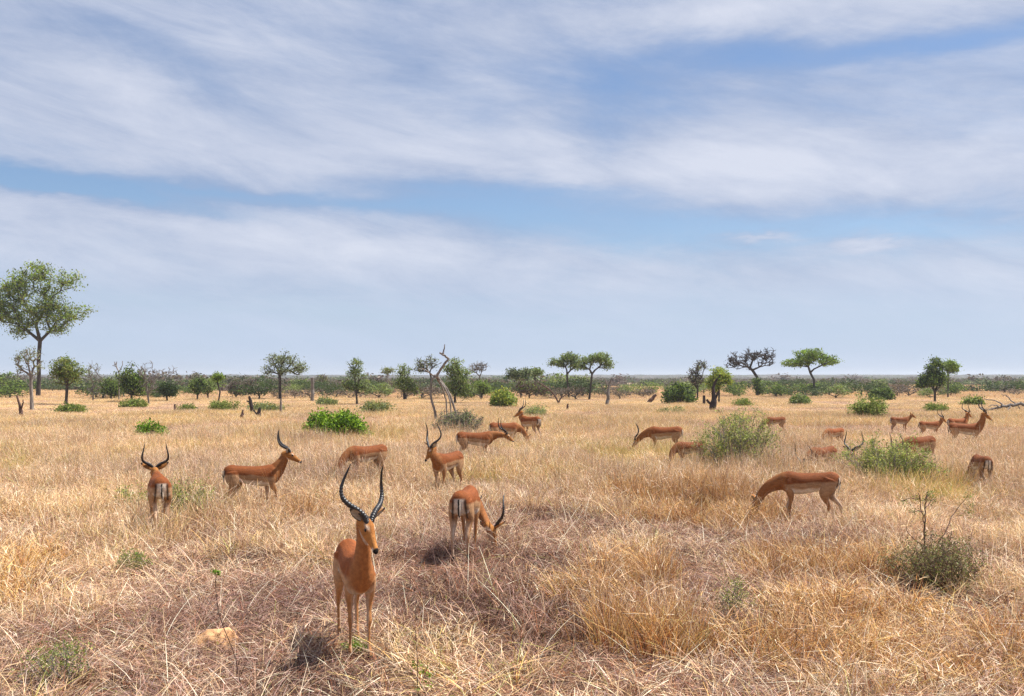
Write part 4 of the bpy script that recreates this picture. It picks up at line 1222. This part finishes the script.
        g = lambda l, i, j: l * (nu + 1) * nw + i * nw + j
        Fc = []
        for i in range(nu):
            for j in range(nw - 1):
                Fc.append((g(0, i, j), g(0, i + 1, j), g(0, i + 1, j + 1), g(0, i, j + 1))); Fc.append((g(1, i, j), g(1, i, j + 1), g(1, i + 1, j + 1), g(1, i + 1, j)))
            for j in (0, nw - 1): Fc.append((g(0, i, j), g(1, i, j), g(1, i + 1, j), g(0, i + 1, j)))
        for j in range(nw - 1): Fc.append((g(0, nu, j), g(0, nu, j + 1), g(1, nu, j + 1), g(1, nu, j)))
        me = bpy.data.meshes.new('ear'); me.from_pydata([tuple(v) for v in V], [], Fc); me.update()
        c4 = np.ones((len(V), 4), dtype=np.float32); c4[:, :3] = np.array(cc)
        a = me.color_attributes.new('Col', 'FLOAT_COLOR', 'POINT'); a.data.foreach_set('color', c4.ravel())
        for f in me.polygons: f.use_smooth = True
        obj('ear', me, M_COAT, root)
        # eye
        import bmesh
        bm = bmesh.new(); bmesh.ops.create_uvsphere(bm, u_segments=14, v_segments=10, radius=.0155)
        for f in bm.faces: f.smooth = True
        me = bpy.data.meshes.new('eye'); bm.to_mesh(me); bm.free()
        eo = obj('eye', me, M_EYE, root); eo.location = Hs @ np.array([.070, s * .0415, .013]) + P
        if male:
            # lyre-shaped ringed horn; laid out for a head held 35 degrees down
            Rn = rotm(0, R_(35))
            hb = Hm @ Rn.T
            kp = [(0, .026, 0), (.018, .052, .042), (.05, .100, .082), (.09, .158, .115), (.135, .200, .160), (.165, .210, .225), (.172, .196, .30), (.160, .178, .38), (.140, .170, .45)]
            o0 = Hs @ np.array([.012, 0, .046]) + P
            hp_ = [hb @ np.array([-b, s * l * splay, u]) * horn_k + o0 for (b, l, u) in kp]
            hp_ = [hb @ np.array([.01, s * .022, -.025]) + o0] + hp_
            hr_ = [(.024, .024), (.024, .024), (.024, .024), (.023, .023), (.0215, .0215), (.019, .019), (.016, .016), (.0125, .0125), (.009, .009), (.003, .003)]
            pp, rr = resample(hp_, [(a_ * (1.02 if horn else .9), b_ * (1.02 if horn else .9)) for a_, b_ in hr_], 14)
            rr = [r * (1 + (.15 * (math.sin(i * 2 * math.pi / 5.0) > .1) - .03 if 8 < i < len(pp) * .72 else 0)) for i, r in enumerate(rr)]
            Sd, Up = frames(pp, hb @ np.array([1., 0, 0]))
            V, Fc = ring_loft(pp, Sd, Up, [r[0] for r in rr], [r[1] for r in rr], 10)
            me = bpy.data.meshes.new('horn'); me.from_pydata([tuple(v) for v in V], [], Fc); me.update()
            for f in me.polygons: f.use_smooth = True
            obj('horn', me, M_HORN, root)
    return root


# heading: 0 = facing photo right, 90 = away, 180 = photo left, -90 = towards the camera
impala('foremost large ram facing the camera with tall lyre horns, head turned aside', 355, 8.47, -81, 'up', P=(.54, .0, 1.175), hyaw=24, hpitch=44, hroll=-6,
       legs={'fl': (.02, 0), 'fr': (-.06, 0), 'hl': (.05, 0), 'hr': (-.06, 0)}, voxel=.0075, seed=1, scale=.97, horn=(.98, 1.12))
impala('ram grazing with its rump to the camera, head and horn out to one side', 466, 12.75, 80, 'graze', P=(.42, -.26, .30), hyaw=-30, hpitch=62, hroll=-10,
       legs={'hl': (-.10, 0), 'hr': (.10, 0), 'fl': (.1, 0), 'fr': (-.05, 0)}, voxel=.009, seed=2, ctrl=(.56, -.05, .62))
impala('largest hornless impala, grazing in side view right of centre with hind legs apart', 807, 15.5, 183, 'graze', male=False, P=(.80, .02, .40), hpitch=70, ctrl=(.62, .01, .70),
       legs={'hl': (.16, 0), 'hr': (-.20, 0), 'fl': (.02, 0), 'fr': (.06, 0)}, voxel=.009, seed=30, scale=.94, dark=.78)
impala('ram standing seen from behind, horns spread wide above its back', 159, 14.5, 94, 'level', P=(.60, 0.02, .90), hyaw=0, hpitch=30,
       legs={'hl': (-.12, 0), 'hr': (.12, 0), 'fl': (.05, 0), 'fr': (-.1, 0)}, voxel=.009, seed=3)
impala('ram walking in full profile through pale grass, one foreleg lifted', 254, 16.6, 0, 'up', P=(.58, 0, 1.08), hpitch=26, hyaw=-4,
       legs={'fr': (.12, .12), 'fl': (-.06, 0), 'hl': (.10, 0), 'hr': (-.12, 0)}, voxel=.009, seed=4, scale=.95)
impala('hornless-looking impala grazing with lowered head behind the foremost horns', 366, 21.2, 208, 'graze', male=False, P=(.70, .05, .34), voxel=.011, seed=5, scale=.97)
impala('ram with long horns turning its head aside, half sunk in grass near centre', 447, 19.2, 238, 'up', P=(.46, -.06, 1.0), hyaw=-20, hpitch=50, voxel=.010, seed=6, scale=.97)
impala('ram in profile stretching its neck forward beyond the centre of the plain', 476, 26, 8, 'level', P=(.78, 0, .80), hpitch=30, voxel=.013, seed=7)
impala('hornless impala grazing just behind the ram that stretches its neck', 505, 31.5, 15, 'graze', male=False, P=(.72, 0, .42), voxel=.014, seed=8)
impala('ram looking back over its shoulder beside a dull green bush', 530, 35.5, 130, 'up', P=(.45, .06, 1.02), hyaw=40, hpitch=30, voxel=.014, seed=9, scale=1.05)
impala('ram grazing in profile with curled horns low, near the wispy bush', 664, 28.5, 180, 'graze', P=(.76, 0, .50), hpitch=50, voxel=.013, seed=10, dark=0.82, scale=1.02)
impala('smaller impala grazing half behind the large wispy bush', 690, 24.2, 205, 'graze', male=False, P=(.66, .1, .34), voxel=.013, seed=11, dark=0.72, scale=.85)
impala('lone impala feeding far off above the large wispy bush', 775, 39.5, 205, 'graze', male=False, voxel=.015, seed=12, dark=0.75, scale=.85)
impala('far impala grazing behind the lowered pair of spread horns', 834, 31.5, 228, 'graze', male=False, voxel=.014, seed=13, scale=.8)
impala('ram grazing head-down left of the yellowish thorny bush, slim horns near grass', 822, 22.2, 230, 'graze', P=(.70, .0, .50), hyaw=10, hpitch=60, voxel=.012, seed=14, dark=0.72, scale=.86)
impala('ram hidden by the yellowish thorny bush, only wide horns showing', 860, 22.8, 250, 'level', P=(.52, 0, 1.06), hpitch=30, voxel=.013, seed=15, lying=True, sink=-.42)
impala('ram grazing behind the yellowish thorny bush, back and horn tips above it', 919, 25.0, 222, 'graze', P=(.74, 0, .52), hpitch=56, voxel=.012, seed=16, dark=0.74, scale=.94)
impala('rounded impala grazing with its tail towards the camera at the far right', 981, 20.0, 108, 'graze', male=False, P=(.66, .12, .34), hyaw=15, voxel=.012, seed=17, dark=0.7, scale=.84)
impala('ram standing in profile with head raised in front of the fallen tree', 966, 31.0, 12, 'up', P=(.54, 0, 1.18), voxel=.013, seed=18, dark=0.85)
impala('ram showing head and horns just behind the ram before the fallen tree', 958, 37.5, 40, 'up', P=(.50, 0, 1.10), voxel=.015, seed=19, scale=.88)
impala('far ram walking with head raised, middle of the three in line', 930, 36.5, 22, 'up', P=(.56, 0, 1.02), voxel=.015, seed=20, scale=.80)
impala('farthest impala of the line, small among pale grass', 900, 40.5, 25, 'level', male=False, P=(.62, 0, 1.0), voxel=.015, seed=21, scale=.80)

# ------------------------------------------------------------------ haze
HX, HT, HB = 3100.0, 19.5, -2.0
hv = [(x, y, z) for z in (HB, HT) for x, y in ((-HX, -HX), (HX, -HX), (HX, HX), (-HX, HX))]
hq = [(0, 3, 2, 1), (4, 5, 6, 7), (0, 1, 5, 4), (1, 2, 6, 5), (2, 3, 7, 6), (3, 0, 4, 7)]
m, nt, out = new_mat('pale_air')
pv = N(nt, 'ShaderNodeVolumePrincipled')
pv.inputs['Color'].default_value = (0.90, 0.93, 1.0, 1); pv.inputs['Density'].default_value = 0.00026
pv.inputs['Anisotropy'].default_value = 0.2
nt.links.new(pv.outputs[0], out.inputs['Volume'])
haze = obj('haze', mesh_np('haze', hv, hq), m)
tag(haze, 'thin pale bluish air over the plain', 'haze', kind='stuff')

# ------------------------------------------------------------------ sky
SUN_EL, SUN_AZ = 61.0, 72.0       # azimuth clockwise from +Y (ahead): to the right and a little behind the camera
world = bpy.data.worlds.new('World'); scene.world = world; world.use_nodes = True
nt = world.node_tree; nt.nodes.clear()
out = N(nt, 'ShaderNodeOutputWorld'); bg = N(nt, 'ShaderNodeBackground'); nt.links.new(bg.outputs[0], out.inputs[0])
sky = N(nt, 'ShaderNodeTexSky', sky_type='NISHITA'); sky.sun_disc = False
sky.sun_elevation = R_(SUN_EL); sky.sun_rotation = R_(SUN_AZ); sky.air_density = 1.0; sky.dust_density = .8; sky.ozone_density = 1.6; sky.altitude = 300
bg.inputs['Strength'].default_value = 0.08
tc = N(nt, 'ShaderNodeTexCoord'); sx = N(nt, 'ShaderNodeSeparateXYZ'); nt.links.new(tc.outputs['Generated'], sx.inputs[0])


def Mt(op, a, b=None, c=None):
    n = N(nt, 'ShaderNodeMath', operation=op)
    for i, v in enumerate((a, b, c)):
        if v is None: continue
        if isinstance(v, (int, float)): n.inputs[i].default_value = v
        else: nt.links.new(v, n.inputs[i])
    return n.outputs[0]


az = Mt('ARCTAN2', sx.outputs[0], sx.outputs[1]); el = Mt('ARCSINE', sx.outputs[2])


def cvec(a, b, c=0.0):
    n = N(nt, 'ShaderNodeCombineXYZ')
    for i, v in enumerate((a, b, c)):
        if isinstance(v, (int, float)): n.inputs[i].default_value = v
        else: nt.links.new(v, n.inputs[i])
    return n.outputs[0]


def nz(ka, ke, tilt, detail, rough, off=0.0, dist_=0.0):
    u = Mt('ADD', Mt('MULTIPLY', az, ka), Mt('MULTIPLY', el, tilt)); v = Mt('ADD', Mt('MULTIPLY', el, ke), Mt('MULTIPLY', az, tilt * .35))
    n = N(nt, 'ShaderNodeTexNoise'); n.inputs['Scale'].default_value = 1.0; n.inputs['Detail'].default_value = detail; n.inputs['Roughness'].default_value = rough
    n.inputs['Distortion'].default_value = dist_
    nt.links.new(cvec(u, v, off), n.inputs['Vector'])
    return n.outputs['Fac']


warp_a = Mt('MULTIPLY', Mt('SUBTRACT', nz(4, 12, 2, 4, .6, 3.3), .5), .16)
warp_e = Mt('MULTIPLY', Mt('SUBTRACT', nz(5, 16, -2, 5, .62, 8.1), .5), .05)
azw = Mt('ADD', az, warp_a); elw = Mt('ADD', el, warp_e)


def gauss(px, py, spx, spy, tilt=0.0):
    a0 = math.atan((px - 512) / F); e0 = math.atan((HOR - py) / F * math.cos(a0)); sa = spx / F; se = spy / F
    du = Mt('SUBTRACT', azw, a0); dv = Mt('ADD', Mt('SUBTRACT', elw, e0), Mt('MULTIPLY', du, tilt))
    q = Mt('ADD', Mt('POWER', Mt('DIVIDE', Mt('ABSOLUTE', du), sa), 2.0), Mt('POWER', Mt('DIVIDE', Mt('ABSOLUTE', dv), se), 2.0))
    return Mt('EXPONENT', Mt('MULTIPLY', q, -1.0))


dens = Mt('ADD', Mt('MULTIPLY', Mt('SUBTRACT', nz(4.2, 13, 3.0, 8, .62, 0, .5), .5), .95), .80)
dens = Mt('ADD', dens, Mt('MULTIPLY', Mt('SUBTRACT', nz(12, 30, 8.0, 6, .62, 21.0, .3), .5), .26))
for (px, py, a, b, t, k) in (
        (560, 208, 250, 30, 0.06, -.52), (820, 232, 260, 14, 0.02, -.40), (480, 185, 130, 10, .05, -.25),     # blue gap, centre and right
        (30, 178, 130, 11, .12, -1.15), (210, 190, 120, 7, .06, -.45), (400, 205, 120, 12, .0, -.30),           # thin blue slot, left
        (730, 58, 140, 18, .02, -.50), (960, 42, 110, 14, .0, -.50), (620, 95, 80, 30, .3, -.42), (600, 135, 60, 20, .2, -.30),
        (150, 50, 190, 22, .35, -.18), (60, 20, 120, 14, .0, -.1), (420, 80, 140, 14, .3, -.12),
        (150, 300, 300, 16, .04, -.20), (500, 350, 3000, 44, 0, -.15), (700, 290, 400, 22, 0, .06),
        (830, 165, 230, 36, .03, .35), (560, 140, 50, 22, .2, .35), (700, 175, 160, 26, .0, .25), (300, 160, 170, 22, .03, .18),
        (200, 225, 330, 22, .05, .30), (450, 270, 360, 18, .03, .12), (760, 237, 46, 3.4, 0, .55), (862, 243, 34, 5, -.05, .5), (760, 10, 200, 18, 0, .3), (280, 130, 260, 40, .1, .15)):
    dens = Mt('ADD', dens, Mt('MULTIPLY', gauss(px, py, a, b, t), k))
fine = Mt('MULTIPLY', Mt('SUBTRACT', nz(18, 70, 12, 6, .62, 5.5, .6), .5), .20)
dens = Mt('ADD', dens, fine)
mask = N(nt, 'ShaderNodeMapRange', interpolation_type='SMOOTHSTEP'); nt.links.new(dens, mask.inputs[0])
mask.inputs[1].default_value = .05; mask.inputs[2].default_value = .98; mask.inputs[3].default_value = 0.0; mask.inputs[4].default_value = .93
CLOUD_LO = (2.65, 3.25, 4.65); CLOUD_HI = (5.3, 5.55, 6.4)
shade = Mt('ADD', Mt('MULTIPLY', nz(7, 22, 6, 7, .64, 12.0, .5), .62), Mt('MULTIPLY', dens, .42))
shade = Mt('ADD', shade, Mt('MULTIPLY', gauss(500, 362, 3000, 70), .16))
cl = ramp(nt, shade, [(0.46, tuple(v / 10 for v in CLOUD_LO)), (0.90, tuple(v / 10 for v in CLOUD_HI))])
cl = mixc(nt, cl, (10.0, 10.0, 10.0), 1.0, 'MULTIPLY')
cl_node = cl.node; cl_node.clamp_result = False
# clear sky between the clouds, deepened a little towards blue
skyc = mixc(nt, sky.outputs[0], (0.78, 0.84, 0.93), 1.0, 'MULTIPLY')
fin = mixc(nt, skyc, cl, mask.outputs[0])
fin = mixc(nt, fin, (3.8, 4.65, 6.05), Mt('MULTIPLY', gauss(500, 350, 3000, 62), .80))
nt.links.new(fin, bg.inputs['Color'])

sun = bpy.data.lights.new('sun', 'SUN'); sun.energy = 5.0; sun.angle = R_(0.53); sun.color = (1.0, .97, .90)
so = bpy.data.objects.new('sun', sun); COL.objects.link(so)
dirv = Vector((math.sin(R_(SUN_AZ)) * math.cos(R_(SUN_EL)), math.cos(R_(SUN_AZ)) * math.cos(R_(SUN_EL)), math.sin(R_(SUN_EL))))
so.rotation_euler = (-dirv).to_track_quat('-Z', 'Y').to_euler(); so.location = dirv * 30

# ------------------------------------------------------------------ camera and render settings
cam = bpy.data.cameras.new('camera'); co_ = bpy.data.objects.new('camera', cam); COL.objects.link(co_)
cam.sensor_fit = 'HORIZONTAL'; cam.sensor_width = 36; cam.lens = 36 * F / 1024
cam.shift_y = (HOR - 348) / 1024
cam.clip_start = .1; cam.clip_end = 9000
co_.location = (0, 0, H); co_.rotation_euler = (math.pi / 2, 0, 0)
scene.camera = co_
scene.view_settings.view_transform = 'Standard'; scene.view_settings.look = 'None'
scene.view_settings.exposure = 0.78; scene.view_settings.gamma = 1.0
scene.view_settings.use_curve_mapping = False
cy = scene.cycles
cy.max_bounces = 5; cy.diffuse_bounces = 2; cy.glossy_bounces = 1; cy.transmission_bounces = 2; cy.volume_bounces = 0; cy.transparent_max_bounces = 4
cy.use_denoising = True; cy.denoising_prefilter = 'NONE'; cy.use_adaptive_sampling = True; cy.adaptive_threshold = 0.006
